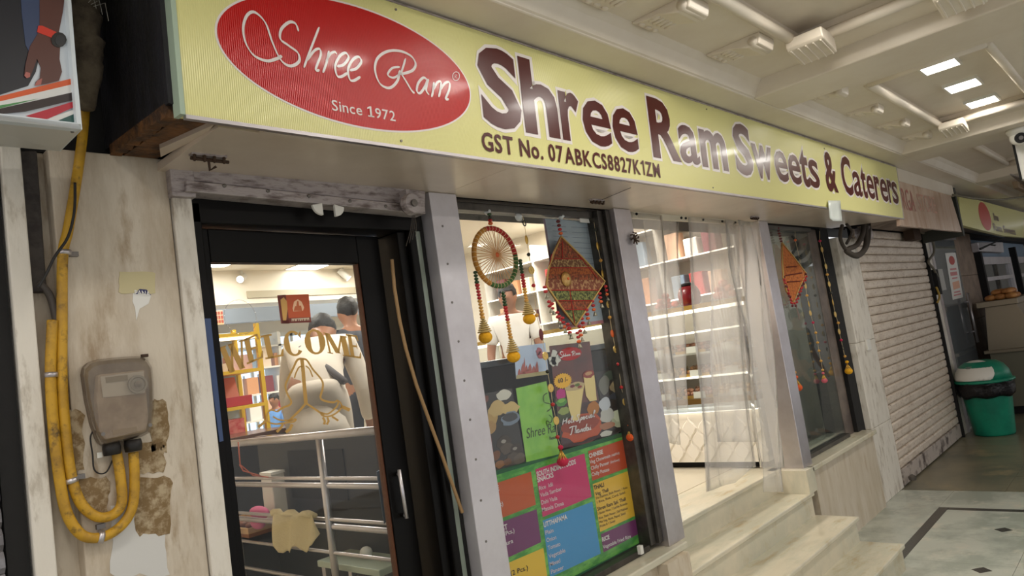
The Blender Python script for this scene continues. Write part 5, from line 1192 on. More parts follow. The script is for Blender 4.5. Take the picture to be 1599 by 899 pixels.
# hanging menu print behind, plate-like clear disc sticker and track lights
q = root('wall_print', at(352, 493, y=5.2), 'small cream print with red grid hanging at the upper left behind the door glass', 'poster')
a_ = at(333, 485, y=5.2); b_ = at(350, 506, y=5.2); MB().box(a_.x, b_.x, 5.2, 5.21, b_.z, a_.z).build('sheet', C('cream_sheet', 226, 206, 184), q)
for i in range(3):
    for j in range(3): MB().box(a_.x+.012+(b_.x-a_.x)*.3*j, a_.x+.012+(b_.x-a_.x)*(.3*j+.2), 5.197, 5.2, b_.z+.012+(a_.z-b_.z)*.3*i, b_.z+.012+(a_.z-b_.z)*(.3*i+.2)).build('red_square', C('brick_print', 178, 84, 72), q)
def spot(px, py, z, dirv, lab, lit=False):
    p = at(px, py, z=z-.08); r_ = root('track_spotlight', (p.x, p.y, 3.1), lab, 'spotlight'); d = Vector(dirv).normalized()
    MB().tube([(p.x, p.y, 3.099), (p.x, p.y, p.z)], .012, 8).build('stem', M['white'], r_)
    MB().tube([p-d*.08, p+d*.08], .042, 16).build('lamp_body', M['white'], r_, smooth=False)
    MB().tube([p+d*.078, p+d*.084], .036, 16).build('lamp_lens', M['lamp'] if lit else M['paper_w'], r_)
spot(378, 433, 3.1, (-.6, -.6, -.35), 'white ceiling spotlight with a glowing round lens at the upper left of the door glass', True)
spot(500, 433, 3.1, (.3, -.3, -.8), 'white tilted ceiling spotlight near the middle of the door glass')
spot(537, 428, 3.1, (.5, -.2, -.6), 'white tilted ceiling spotlight at the upper right of the door glass', True)
spot(492, 442, 3.1, (-.5, -.2, -.7), 'white spotlight pointing down left in the middle of the door glass')
for i, (px, py, sz) in enumerate(((393, 449, .4), (485, 416, .4), (335, 411, .4), (467, 437, .25), (490, 464, .3), (600, 374, .4), (606, 432, .3), (414, 492, .3), (795, 397, .5), (850, 361, .35), (733, 395, .3), (775, 380, .35))):
    p = at(px, py, z=3.09)
    if p.x > 6.3 or p.y > 8.8: continue
    r_ = root('ceiling_panel_light', (p.x, p.y, 3.1), 'lit ceiling panel of the shop interior, number %d from the street side' % i, 'ceiling light', 'lit ceiling panels inside the shop')
    r_['label'] = ['lit panel left of the festival sticker on the door', 'lit panel at the top middle of the door glass', 'lit panel at the top left corner of the door glass', 'narrow lit panel just above the festival sticker', 'small lit panel right of the festival sticker', 'lit panel in the gap above the ajar door', 'small lit panel beside the ajar door edge', 'small lit panel low behind the door glass', 'lit ceiling panel seen through the ring hanging', 'lit ceiling panel between ring and kite hangings', 'lit ceiling panel left of the ring hanging', 'lit ceiling panel above the ring hanging'][i]
    MB().box(p.x-sz/2, p.x+sz/2, p.y-sz/2, p.y+sz/2, 3.088, 3.099).build('diffuser', M['lamp'], r_)
    MB().box(p.x-sz/2-.02, p.x+sz/2+.02, p.y-sz/2-.02, p.y+sz/2+.02, 3.093, 3.0995).build('light_frame', M['white'], r_)
# back windows, bluish daylight
bw = root('window_3', (4.85, 8.98, 1.4), 'bright bluish window at the back of the shop', 'window', kind='structure')
DY = mat('daylit_pane', (.62, .78, 1, 1), .4, emit=1.5)
for i in range(5):
    x0 = 3.3+i*.62; MB().box(x0+.02, x0+.60, 8.96, 8.98, 1.15, 2.42).build('pane', DY, bw); MB().box(x0-.02, x0+.02, 8.93, 8.99, 1.1, 2.46).build('mullion', M['white'], bw)
MB().box(3.28, 6.42, 8.93, 8.99, 2.42, 2.48).build('window_head', M['white'], bw); MB().box(3.28, 6.42, 8.92, 8.99, 1.08, 1.15).build('window_sill', M['white'], bw)
for k in range(14): MB().tube([(3.4+k*.2, 8.90, 1.15), (3.4+k*.2, 8.90, 1.95)], .012, 6).build('bar', C('pale_bar', 190, 200, 210), bw)
MB().box(3.1, 6.2, 7.5, 7.58, 2.50, 2.66).build('beam_band', C('blue_grey_band', 110, 118, 128, .4)).__setitem__('kind', 'structure')
bpy.data.objects['beam_band'].name = 'trim_10'; bpy.data.objects['trim_10']['label'] = 'blue grey band under the bulkhead at the back of the shop'; bpy.data.objects['trim_10']['category'] = 'trim'
# display counter
dc = root('display_counter', (5.3, 3.6, FL), 'lit sweets display counter with white quilted front and glass case', 'display counter')
CX = 4.93; CY0, CY1 = 2.30, 5.4
MB().box(CX+.06, 5.55, CY0+.05, CY1, FL+.002, FL+.05).build('toe_kick', M['blackm'], dc)
MB().box(CX+.02, 5.6, CY0, CY1, FL+.05, 1.125).build('counter_body', M['paper_w'], dc)
QW = C('quilted_white', 232, 226, 214, .35)
qb = MB(); qb.box(CX, CX+.02, CY0, CY1, FL+.05, 1.055).build('front_panel', QW, dc)
# quilted relief: ogee tiles
hw, hh2 = .067, .09
for i in range(0, 25):
    for j in range(-1, 4):
        cy = CY0+.05+i*hw; cz = FL+.13+j*hh2*2+(hh2 if i % 2 else 0)
        if cz+hh2 > 1.10 or cz-hh2 < FL+.02 or cy > 4.0: continue
        pts = [(0, 1), (.12, .8), (.32, .62), (.68, .38), (.97, .0), (.68, -.38), (.32, -.62), (.12, -.8), (0, -1), (-.12, -.8), (-.32, -.62), (-.68, -.38), (-.97, 0), (-.68, .38), (-.32, .62), (-.12, .8)]
        b = MB(); o_ = [(CX, cy+a*hw*.97, min(1.05, max(FL+.052, cz+c*hh2*.97))) for (a, c) in pts]; i_ = [(CX-.012, cy+a*hw*.80, min(1.04, max(FL+.06, cz+c*hh2*.84))) for (a, c) in pts]
        b.add(o_+i_, [[k, (k+1) % 16, 16+(k+1) % 16, 16+k] for k in range(16)]+[[16+k for k in range(16)]])
        b.build('quilt_tile', QW, dc, smooth=False)
MB().box(CX-.035, CX+.02, CY0, CY1, 1.07, 1.125).build('lamp_cover', C('blue_grey_sill', 168, 178, 180, .35), dc)
MB().box(CX-.03, CX+.0, CY0, CY1, 1.064, 1.07).build('led_strip', M['strip'], dc)
MB().box(CX-.02, 5.6, CY0, CY1, 1.125, 1.165).build('case_base', C('bronze_trim', 118, 92, 48, .35, .6), dc)
for z in (1.32, 1.50, 1.66): MB().box(CX+.03, 5.4, CY0+.02, CY1, z, z+.012).build('glass_shelf', C('pale_shelf', 206, 206, 200, .15), dc)
for z in (1.318, 1.66): MB().box(CX+.02, CX+.035, CY0+.02, CY1, z, z+.014).build('shelf_edge_light', M['strip'], dc)
MB().box(CX-.02, CX-.016, CY0, CY1, 1.165, 1.84).build('front_glass', M['glass'], dc)
MB().box(CX-.03, CX+.10, CY0, CY1, 1.84, 1.875).build('brass_rail', C('brass_bar', 176, 146, 76, .3, .6), dc)
MB().box(CX-.02, CX+.05, CY0, CY1, 1.815, 1.84).build('led_strip', M['strip'], dc)
MB().box(CX+.10, 5.6, CY0, CY1, 1.86, 1.875).build('top_glass', M['acrylic'], dc)
MB().box(5.56, 5.6, CY0, CY1, 1.165, 1.86).build('case_back', C('case_back', 214, 206, 190, .4), dc)
for y in (CY0+.01, 3.3, 4.3): MB().box(CX-.02, CX, y, y+.02, 1.165, 1.84).build('case_post', M['steel'], dc)
# trays with sweets on the shelves
SW = [(214, 166, 96), (196, 140, 84), (226, 206, 160), (176, 110, 70), (232, 190, 120), (206, 150, 120)]
ni = 0
for zi, z in enumerate((1.332, 1.512, 1.166)):
    for i in range(6):
        y0 = 2.36+i*.30
        c = SW[(i+zi*2) % 6]; nm = ('upper', 'top', 'lowest')[zi] if False else ('middle', 'upper', 'bottom')[zi]
        t_ = root('sweet_tray', (5.08, y0+.13, z), 'steel tray of sweets, number %d from the street on the %s shelf of the display case' % (i+1, nm), 'tray', 'trays of sweets in the display case')
        t_['label'] = '%s tray of sweets from the street end on the %s shelf of the display case' % (('first', 'second', 'third', 'fourth', 'fifth', 'sixth')[i], nm)
        tb_ = MB().box(4.97, 5.30, y0, y0+.26, z, z+.008).build('tray_base', M['steel'], t_)
        MB().box(4.965, 4.97, y0, y0+.26, z, z+.022).build('tray_lip', M['brass'] if i % 2 else M['steel'], t_)
        MB().prism([(4.955, y0+.06, z+.001), (4.955, y0+.16, z+.001), (4.96, y0+.16, z+.05), (4.96, y0+.06, z+.05)], (.002, 0, 0)).build('price_card', M['paper_w'], t_)
        q = MB(); m_ = C('sweet_%d_%d_%d' % c, *c, .6, col2=rgb(int(c[0]*.75), int(c[1]*.7), int(c[2]*.7)), scale=30)
        for a in range(5):
            for b in range(5):
                x_ = 5.0+a*.058; y_ = y0+.03+b*.05
                if i % 2: q.ell((x_, y_, z+.03), .024, .022, .02, 8, 5)
                else: q.cbox((x_, y_, z+.026), .042, .036, .032, random.uniform(-.2, .2))
                if random.random() < .6: q.ell((x_+.02, y_+.02, z+.058), .02, .02, .016, 7, 4)
        o = q.build('sweets', m_, tb_, smooth=bool(i % 2)); o['kind'] = 'stuff'
# things on the counter top
def pile(x, y, z, n, r_, c, name, lab, cat, rad=.10):
    q = root(name, (x, y, z), lab, cat); m_ = C(name+'_m', *c, .6, col2=rgb(int(c[0]*.8), int(c[1]*.7), int(c[2]*.7)), scale=12)
    k = 0
    for lev in range(3):
        for j in range(max(1, int(n*(1-.35*lev)/2))):
            a = j*2.4; rr = rad*math.sqrt((j+.5)/max(1, n/2))*(1-.3*lev)
            MB().ell((x+rr*math.cos(a), y+rr*math.sin(a), z+r_*.8+lev*r_*1.3), r_, r_*1.1, r_*.8, 9, 6).build('piece', m_, q, smooth=True)
pile(5.15, 2.52, 1.89, 10, .035, (222, 120, 96), 'orange_snack_heap', 'heap of orange pink snacks on the display counter top', 'food')
pile(5.12, 3.02, 1.89, 8, .03, (206, 96, 70), 'red_snack_heap', 'heap of red snacks at the far left on the display counter', 'food')
jr = root('maroon_jar', (5.12, 2.80, 1.876), 'big maroon jar with dark lid on the display counter', 'jar')
MB().lathe((5.12, 2.80, 1.876), [(.06, 0), (.085, .03), (.09, .10), (.07, .15), (.05, .16)], 20).build('jar_body', C('maroon_gloss2', 120, 26, 36, .25), jr, smooth=True); MB().lathe((5.12, 2.80, 2.036), [(.055, 0), (.055, .02), (.01, .03)], 16).build('jar_lid', M['blackm'], jr, smooth=True)
# wall shelves behind the counter
ws = root('wall_shelf_unit', (6.3, 3.6, FL), 'tall lit wall shelving full of packets behind the display counter', 'shelf')
MB().box(6.44, 6.48, 2.8, 6.0, FL+.003, 2.9).build('back_panel', C('shelf_back', 222, 214, 200), ws)
for y in (2.8, 3.6, 4.4, 5.2, 6.0): MB().box(6.10, 6.44, y-.012, y+.012, FL+.003, 2.9).build('divider', M['white'], ws)
for z in (1.2, 1.6, 2.0, 2.38, 2.72): MB().box(6.10, 6.44, 2.81, 5.99, z-.012, z).build('shelf_board', M['white'], ws); MB().box(6.095, 6.10, 2.81, 5.99, z-.014, z-.002).build('led_strip', M['strip'], ws)
PC = [(196, 60, 60), (230, 226, 220), (206, 150, 110), (140, 160, 180), (220, 180, 150), (120, 60, 70), (236, 214, 190)]
n_ = 0
for zi, z in enumerate((1.6, 2.0, 2.38)):
    for k in range(16):
        y = 2.88+k*.195; c = PC[(k*3+zi) % 7]; h_ = random.uniform(.16, .27)
        if min(abs(y-q_) for q_ in (2.8, 3.6, 4.4, 5.2, 6.0)) < .09: continue
        o = MB().box(6.16, 6.30, y-.07, y+.07, z, z+h_).build('food_packet', C('packet_%d_%d_%d' % c, *c, .35), bevel=.01)
        tag(o, '%s packet, %s from street end, %s shelf behind the counter' % (('red', 'white', 'tan', 'blue grey', 'peach', 'plum', 'cream')[(k*3+zi) % 7], ('1st', '2nd', '3rd')[k] if k < 3 else '%dth' % (k+1), ('lower', 'middle', 'upper')[zi]), 'packet', 'food packets on the wall shelves')
# wall photo boards and red items seen through window 1
sv = root('red_display_rack', (3.3, 5.6, FL), 'rack of red and pink packets deep inside behind the ring hanging', 'shelf')
for z in (1.4, 1.7, 2.0, 2.25): MB().box(3.0, 5.2, 7.9, 8.3, z-.02, z).build('shelf_board', M['white'], sv)
for x in (3.0, 3.7, 4.4, 5.2): MB().box(x-.02, x+.02, 7.9, 8.3, FL+.003, 2.4).build('upright', M['white'], sv)
for k in range(33):
    z = (1.4, 1.7, 2.0)[k % 3]; x = 3.08+(k//3)*.19
    o = MB().box(x-.07, x+.07, 7.95, 8.1, z+.001, z+random.uniform(.14, .24)).build('packet', C('packet_%d_%d_%d' % PC[k % 7], *PC[k % 7], .35), sv)
rd = root('red_ornament', at(611, 455, y=3.2), 'red and black hanging ornament seen in the gap beside the ajar door', 'ornament')
p = at(612, 452, y=3.2); MB().ell(p, .03, .03, .035).build('red_knob', M['red_flex'], rd, smooth=True); MB().ell(at(617, 480, y=3.2), .03, .03, .05).build('red_knob', M['red_flex'], rd, smooth=True)
MB().tube([at(x, y, y=3.2) for (x, y) in catmull([(612, 440), (604, 455), (604, 490), (612, 515)], 5)], .006, 8).build('black_loop', M['blackm'], rd, smooth=True)
o = MB().tube([p, (p.x, p.y, 3.1)], .002, 5).build('cord', M['blackm'], rd)
# ================================================================ PEOPLE
def skinmesh(V, E_, R_, sub=2):
    me = bpy.data.meshes.new('sk'); me.from_pydata(V, E_, []); o = bpy.data.objects.new('sk', me); COL.objects.link(o)
    md = o.modifiers.new('s', 'SKIN'); md.use_smooth_shade = True
    for i, v in enumerate(me.skin_vertices[0].data):
        r_ = R_[i]; v.radius = r_ if isinstance(r_, tuple) else (r_, r_); v.use_root = (i == 0)
    sb = o.modifiers.new('b', 'SUBSURF'); sb.levels = sub; sb.render_levels = sub
    bpy.context.view_layer.update(); dg = bpy.context.evaluated_depsgraph_get()
    m2 = bpy.data.meshes.new_from_object(o.evaluated_get(dg)); bpy.data.objects.remove(o); bpy.data.meshes.remove(me); return m2
def person(loc, face, lab, lean=0, skin=(150, 104, 78), shirt=(230, 228, 224), trous=(50, 52, 60), hair=(20, 16, 15), arms=None, h=1.68, sleeve='half', grp=None, kurta=False):
    """local frame: +y = facing direction, +x = right"""
    L = math.radians(lean); s = h/1.7
    def tor(z, x=0, y=0):   # torso point bent about the hips
        zz = z-.95; return Vector((x, y+math.sin(L)*zz*1.0, .95+math.cos(L)*zz))
    ca, sa = math.cos(face), math.sin(face)
    def Wd(p): p = Vector(p)*s; return (p.x*sa+p.y*ca, -p.x*ca+p.y*sa, p.z)
    pel, ab, ch, nk, hd0 = tor(.97), tor(1.12), tor(1.34), tor(1.47), tor(1.54, 0, .015)
    hd1 = tor(1.62, 0, .03); hd2 = tor(1.68, 0, .02)
    V = [pel, ab, ch, nk, hd0, hd1, hd2]; R_ = [(.14, .10), (.125, .095), (.15, .10), (.05, .05), (.062, .07), (.078, .092), (.06, .075)]
    E_ = [(0, 1), (1, 2), (2, 3), (3, 4), (4, 5), (5, 6)]
    def addv(p, r_, par): V.append(Vector(p)); R_.append(r_); E_.append((par, len(V)-1)); return len(V)-1
    addv(hd1+Vector((0, .10, -.02)), .012, 5)                    # nose
    for sx in (-1, 1): addv(hd1+Vector((sx*.088, -.005, -.01)), .014, 5)
    idx = {}
    arms = arms or {}
    for sx in (-1, 1):
        sh_ = addv(tor(1.40, sx*.17), .06, 2)
        el = arms.get(sx, (None, None))[0] or tor(1.40, sx*.23)+Vector((0, .02, -.28)); wr = arms.get(sx, (None, None))[1] or Vector(el)+Vector((0, .10, -.22))
        e_ = addv(el, .042, sh_); w_ = addv(wr, .027, e_); d_ = (Vector(wr)-Vector(el)).normalized(); pm = Vector(wr)+d_*.06
        pa_ = addv(pm, (.036, .016), w_); side = d_.cross(Vector((0, 1, 0)) if abs(d_.y) < .8 else Vector((0, 0, 1))).normalized()
        for k in range(4):
            b_ = pm+side*(-.027+.018*k)+d_*.03; f_ = addv(b_, .009, pa_); addv(b_+d_*(.045-.006*abs(k-1.5))+Vector((0, .012, -.01)), .0075, f_)
        t0 = addv(pm-side*.04+d_*.0, .010, pa_); addv(pm-side*.055+d_*.03, .008, t0)
        idx[sx] = (sh_, e_, w_)
    lg = {}
    for sx in (-1, 1):
        hp_ = addv((sx*.095, 0, .90), .095, 0); kn = addv((sx*.10, .01, .50), .06, hp_); an = addv((sx*.10, -.01, .09), .038, kn); addv((sx*.11, .13, .035), (.038, .028), an); lg[sx] = (hp_, kn, an)
    me = skinmesh([Wd(v) for v in V], E_, [tuple(q*s for q in r_) if isinstance(r_, tuple) else r_*s for r_ in R_])
    r0 = root('person', loc, lab, 'person', grp)
    def attach(me_, name, m_):
        me_.materials.clear(); me_.materials.append(m_)
        for p in me_.polygons: p.use_smooth = True
        o = bpy.data.objects.new(name, me_); COL.objects.link(o); o.parent = r0; ORG[o.name] = Vector(loc); return o
    body = attach(me, 'body', C('skin_%d' % skin[0], *skin, .5))
    def sub(ids, pts, ed, rad, name, m_): return attach(skinmesh([Wd(p) for p in pts], ed, [tuple(q*s for q in r_) if isinstance(r_, tuple) else r_*s for r_ in rad]), name, m_)
    sp_ = [tor(.90), tor(1.12), tor(1.34), tor(1.445)]; sr = [(.165, .125), (.15, .118), (.17, .12), (.075, .07)]; se = [(0, 1), (1, 2), (2, 3)]
    if kurta: sp_.append(Vector((0, -.02, .58))); sr[0] = (.175, .145); sr.append((.20, .15)); se.append((0, 4))
    for sx in (-1, 1):
        a, b, c = idx[sx]; k = len(sp_); sp_.append(V[a]); sr.append(.078); se.append((2, k))
        if sleeve == 'half': sp_.append(V[a].lerp(V[b], .8)); sr.append(.068); se.append((k, k+1))
        else: sp_ += [V[b], V[b].lerp(V[c], .92)]; sr += [.058, .045]; se += [(k, k+1), (k+1, k+2)]
    sub(None, sp_, se, sr, 'shirt', C('shirt_%d_%d_%d' % shirt, *shirt, .8, bump=.4, bscale=12))
    tp_ = [Vector((0, 0, .96))]; trr = [(.15, .115)]; te = []
    for sx in (-1, 1):
        k = len(tp_); tp_ += [V[i] for i in lg[sx]]; trr += [.11, .078, .06]; te += [(0, k), (k, k+1), (k+1, k+2)]
    tp_.append(Vector((0, 0, 1.02))); trr.append((.14, .11)); te.append((0, len(tp_)-1))
    sub(None, tp_, te, trr, 'trousers', C('trousers_%d' % trous[0], *trous, .85))
    for sx in (-1, 1):
        p = Vector((sx*.105, .05, .035)); q = MB(); w0 = Vector(Wd(p)); q.ell((0, 0, 0), .05*s, .13*s, .04*s, 12, 8)
        q.v = [Vector((v.x*sa+v.y*ca, -v.x*ca+v.y*sa, v.z))+w0+Vector(loc) for v in q.v]; q.build('shoe', M['blackm'], r0, smooth=True)
    q = MB(); q.ell((0, 0, 0), .088*s, .104*s, .10*s, 16, 12)
    for v in q.v: n_ = 1+.035*math.sin(v.x*160+v.z*90)+.03*math.sin(v.y*140-v.z*60); v.x *= n_; v.y *= n_; v.z *= n_
    fc = [f for f in q.f if not all(q.v[i].y > .045*s and q.v[i].z < .045*s for i in f) and not all(q.v[i].z < -.075*s for i in f)]; q.f = fc
    c_ = tor(1.645, 0, .012)*s; q.v = [Vector((math.cos(0)*v.x, v.y*math.cos(L)+v.z*math.sin(L), -v.y*math.sin(L)+v.z*math.cos(L)))+c_ for v in q.v]
    q.v = [Vector((v.x*sa+v.y*ca, -v.x*ca+v.y*sa, v.z))+Vector(loc) for v in q.v]
    q.build('hair', C('hair_%d' % hair[0], *hair, .6, bump=.5, bscale=80), r0, smooth=True)
    return r0, tor, Wd
F1 = math.radians(50)
pp1 = at(505, 600, y=3.98); PL1 = (pp1.x-.12, 3.88, FL)
r1, tor1, W1 = person(PL1, F1, 'person in a loose pale kurta bending forward behind the handrail, seen from the back', 56, shirt=(214, 204, 192), trous=(196, 186, 174), h=1.84, sleeve='long', kurta=True)
# strap bag and vest hem
q = MB().tube([Vector(W1(tor1(1.42, -.10, -.12)))+Vector(PL1), Vector(W1(tor1(1.2, .05, -.15)))+Vector(PL1), Vector(W1(tor1(1.0, .17, -.10)))+Vector(PL1)], .022, 8).build('bag_strap', C('grey_strap', 96, 92, 94, .8), r1, smooth=True)
p2_ = at(550, 500, y=5.0); person((p2_.x, 5.0, FL), math.radians(70), 'person with short black hair and a patterned dark collar behind the welcome lettering', 8, shirt=(60, 62, 70), h=1.73)
p3_ = at(612, 610, y=4.5); person((p3_.x, 4.5, FL), math.radians(20), 'person in a light blue shirt leaning over, seen in the gap beside the ajar door', 38, shirt=(112, 142, 190), h=1.66, sleeve='long')
p4_ = at(432, 650, y=7.3); person((p4_.x, 7.3, FL), math.radians(200), 'small person in a bright blue shirt far back near the bluish window', 0, shirt=(110, 160, 226), h=1.02)
p5_ = at(800, 500, y=4.4); person((p5_.x, 4.4, FL), math.radians(215), 'person in a white shirt standing inside behind the ring and kite hangings', 5, shirt=(226, 222, 218), h=1.68)
p6_ = at(545, 640, y=3.0)
person((9.75, .52, 0), math.radians(100), 'person in a grey T-shirt standing in the arcade, mirrored in the right window', 0, shirt=(96, 98, 104), trous=(56, 58, 66), h=1.72)
# ================================================================ SHUTTER AND FAR SHOPS
rs = root('roller_shutter', (8.3, 2.08, 0), 'closed cream roller shutter with worn dirty slats beyond the white pier', 'shutter')
SX0, SX1 = 7.09, 9.52; ns = 27; pt = .083
for k in range(ns):
    z = .16+k*pt; y = 2.09
    MB().prism([(SX0, y+.006, z), (SX0, y-.004, z+.006), (SX0, y-.009, z+.02), (SX0, y-.010, z+.062), (SX0, y-.006, z+.074), (SX0, y+.006, z+.079), (SX0, y+.02, z+.08), (SX0, y+.02, z)], (SX1-SX0, 0, 0)).build('slat', M['shutter'], rs)
MB().box(SX0, SX1, 2.075, 2.11, .012, .155).build('bottom_plate', C('dirty_plate', 190, 178, 168, .55, .2, col2=rgb(90, 76, 70), scale=6, lo=.5, hi=.62, bump=.2), rs, bevel=.004)
MB().box(SX0, SX1+.05, 2.13, 2.14, 0.01, 2.44).build('shutter_backing', M['blackm'], rs)
MB().box(9.525, 9.56, 2.05, 2.12, 0, 2.40).build('guide_channel', M['blackm'], rs)
MB().box(9.56, 9.80, 2.07, 2.14, 0, 2.40).build('guide_post', M['plaster2'], rs, bevel=.004)
MB().lathe((7.16, 2.02, 0.05), [(.03, 0), (.035, .03), (.01, .05)], 10).build('floor_lock', M['screw'], rs)
# hood & black space above the shutter
hd_ = root('shutter_hood', (8.2, 1.95, 2.3), 'dark hood boards and pipes above the closed roller shutter', 'hood')
MB().box(7.08, 9.5, 2.0, 2.15, 2.41, 2.86).build('dark_board', M['blackm'], hd_)
MB().prism([(7.10, 1.72, 2.44), (7.10, 2.05, 2.40), (9.45, 2.05, 2.40), (9.45, 1.72, 2.44)], (0, 0, .015)).build('hood_sheet', C('greyish_sheet', 150, 134, 122, .5, .3, col2=rgb(104, 90, 80), scale=5), hd_)
MB().lathe((7.02, 1.98, 2.26), [(.07, 0), (.075, .05), (.07, .12), (.02, .13)], 16).build('round_cap', M['oldmetal'], hd_, smooth=True)
cb = root('cable_bundle', at(1355, 370, y=1.95), 'thick dark cables looping down at the top left corner of the roller shutter', 'cable')
def loop(P_, r_): MB().tube([at(x, y, y=1.93) for (x, y) in catmull(P_, 7)], r_, 8).build('cable_loop', C('dusty_cable', 64, 56, 48, .8), cb, smooth=True)
loop([(1349, 345), (1347, 365), (1338, 382), (1326, 388), (1322, 392), (1334, 398), (1346, 394), (1352, 380), (1352, 348)], .022)
loop([(1356, 345), (1356, 372), (1350, 390), (1338, 400), (1324, 394)], .022); loop([(1315, 352), (1312, 370), (1318, 386), (1330, 396)], .016); loop([(1322, 350), (1330, 362), (1322, 380)], .012)
# old sign
og = root('old_shop_sign', (8.2, YS, 2.3), 'faded peeling old shop signboard with ghosted red letters above the roller shutter', 'sign')
OM = C('faded_glare_sign', 232, 206, 186, .24, .25, col2=rgb(196, 160, 136), scale=2.2, lo=.42, hi=.68, stretch=(3, 3, .6), coat=.2, bump=.1, bscale=20)  # faded board; its pale tone also stands in for whitish glare
MB().prism([at(x, y, y=YS) for (x, y) in ((1403, 283), (1484, 303), (1502, 362), (1406, 352))], (0, .03, 0)).build('sign_face', OM, og)
q = MB(); a_ = at(1404, 318, y=YS-.002); b_ = at(1430, 325, y=YS-.002); text_mb(q, 'URGA', (a_.x, YS-.002, 2.47), (b_.x, YS-.002, 2.47), (0, 0, .20), .0)
q.build('faded_lettering', C('ghost_red', 158, 88, 78, .4), og)
q = MB(); a_ = at(1434, 318, y=YS-.002); b_ = at(1462, 325, y=YS-.002); text_mb(q, 'STORE', (a_.x, YS-.002, 2.49), (b_.x, YS-.002, 2.49), (0, 0, .17), 0); q.build('ghost_lettering', C('ghost_pink', 196, 150, 130, .4), og)
MB().box(7.08, 9.42, YS-.005, YS+.02, 2.735, 2.86).build('top_board', CM, og)
# third sign
tg = root('far_shop_sign', (11.5, 1.7, 2.3), 'far yellow shop signboard with a red oval and glossy glare', 'sign')
MB().prism([at(1501, 351, y=YS), at(1568, 368, y=YS), at(1604, 371, y=YS), at(1604, 333, y=YS), at(1497, 304, y=YS)], (0, .05, 0)).build('sign_face', M['yellow_flex'], tg)
MB().box(9.44, 9.52, YS-.01, YS+.4, 2.28, 2.84).build('dark_end', C('dark_olive', 44, 46, 38), tg)
pa, pb_ = at(1529, 335, y=YS-.002), at(1547, 340, y=YS-.002); cm = (pa+pb_)/2; rxo = (pb_.x-pa.x)/2
MB().prism([(cm.x+rxo*math.cos(k*.2618), YS-.002, cm.z+.19*math.sin(k*.2618)) for k in range(24)], (0, .001, 0)).build('red_oval', C('washed_red', 200, 70, 66, .3), tg)
q = MB(); text_mb(q, 'Shree', (at(1549, 330, y=YS).x, YS-.003, 2.55), (at(1557, 332, y=YS).x, YS-.003, 2.55), (0, 0, .10), .02); text_mb(q, 'Ram Sweets', (at(1549, 345, y=YS).x, YS-.003, 2.40), (at(1583, 352, y=YS).x, YS-.003, 2.38), (0, 0, .10), .02)
q.build('lettering', M['maroon_flex'], tg)
MB().prism([at(1501, 351, y=YS+.06), at(1568, 368, y=YS+.06), at(1568, 372, y=2.1), at(1501, 362, y=2.1)], (0, 0, .02)).build('underside', C('grey_underside', 92, 90, 88, .5), tg)
tag(MB().tube([at(1488, 304, y=1.58), at(1520, 310, y=1.5), at(1560, 312, y=1.35), at(1610, 306, y=1.15)], .012, 8).build('overhead_cable', C('olive_cable', 110, 104, 84), smooth=True), 'thin drooping cable along the top of the far yellow sign', 'cable')
# glass door of the next shop
wr = root('wall_right', (11, 2.2, 0), 'brown stone clad wall beyond the roller shutter', 'wall', kind='structure')
STN = C('brown_stone', 138, 116, 96, .55, 0, col2=rgb(104, 84, 68), scale=5, lo=.4, hi=.65, bump=.1, bscale=20)
x0_, x1_ = 11.35, 12.55
for z in (0, .62, 1.24, 1.86): MB().box(x0_+.002, (x0_+x1_)/2-.002, 2.1, 2.3, z+.002, z+.618).build('stone_panel', STN, wr, bevel=.003); MB().box((x0_+x1_)/2+.002, x1_, 2.1, 2.3, z+.002, z+.618).build('stone_panel', STN, wr, bevel=.003)
MB().box(9.8, 22, 2.15, 2.4, 2.45, 2.86).build('lintel', M['blackm'], wr); MB().box(12.55, 22, 3.4, 3.6, 0, 2.9).build('inner_wall', C('inner_grey', 150, 156, 160), wr)
gd = root('door_2', (10.5, 2.1, 0), 'glass door with a long pull handle and a printed notice past the shutter', 'door', kind='structure')
MB().box(9.80, 9.90, 2.06, 2.14, 0, 2.42).build('door_jamb', M['steel'], gd); MB().box(9.9, 11.34, 2.06, 2.14, 2.36, 2.45).build('door_head', M['steel'], gd)
MB().box(9.9, 11.34, 2.09, 2.10, .02, 2.36).build('glass_pane', thin_glass('bluish_glass', (.5, .54, .55, 1), .12, .3, (.6, .64, .66, 1)), gd)
MB().box(9.9, 11.34, 2.6, 2.62, 0, 2.4).build('inner_screen', C('inner_bluish', 120, 132, 146, .5), gd)
hx = at(1524, 525, y=2.04).x; q = MB().tube([(hx, 2.03, .95), (hx, 2.03, 1.62)], .018, 10)
q.tube([(hx, 2.03, 1.1), (hx-.0, 2.09, 1.1)], .012, 8).tube([(hx, 2.03, 1.5), (hx, 2.09, 1.5)], .012, 8); q.build('pull_handle', M['steel'], gd, smooth=True)
nt_ = root('door_notice', (10.7, 2.08, 1.5), 'white and red printed notice on the far glass door', 'poster')
A = [at(x, y, y=2.085) for (x, y) in ((1476, 395), (1492, 394), (1504, 464), (1488, 468))]
MB().prism(A, (0, .002, 0)).build('sheet', M['paper_w'], nt_)
def lerp4(u, v): return A[0].lerp(A[1], u).lerp(A[3].lerp(A[2], u), v)
q = MB().prism([lerp4(.5+.28*math.cos(k*.5236), .17+.10*math.sin(k*.5236))+Vector((0, -.002, 0)) for k in range(12)], (0, .001, 0)); q.build('red_oval', C('washed_red', 200, 70, 66, .3), nt_)
q = MB()
for (v0, v1, u0, u1) in ((.34, .38, .2, .8), (.42, .50, .15, .8), (.54, .57, .25, .75), (.9, .93, .15, .85), (.84, .87, .2, .8)): q.prism([lerp4(u, v)+Vector((0, -.002, 0)) for (u, v) in ((u0, v0), (u1, v0), (u1, v1), (u0, v1))], (0, .001, 0))
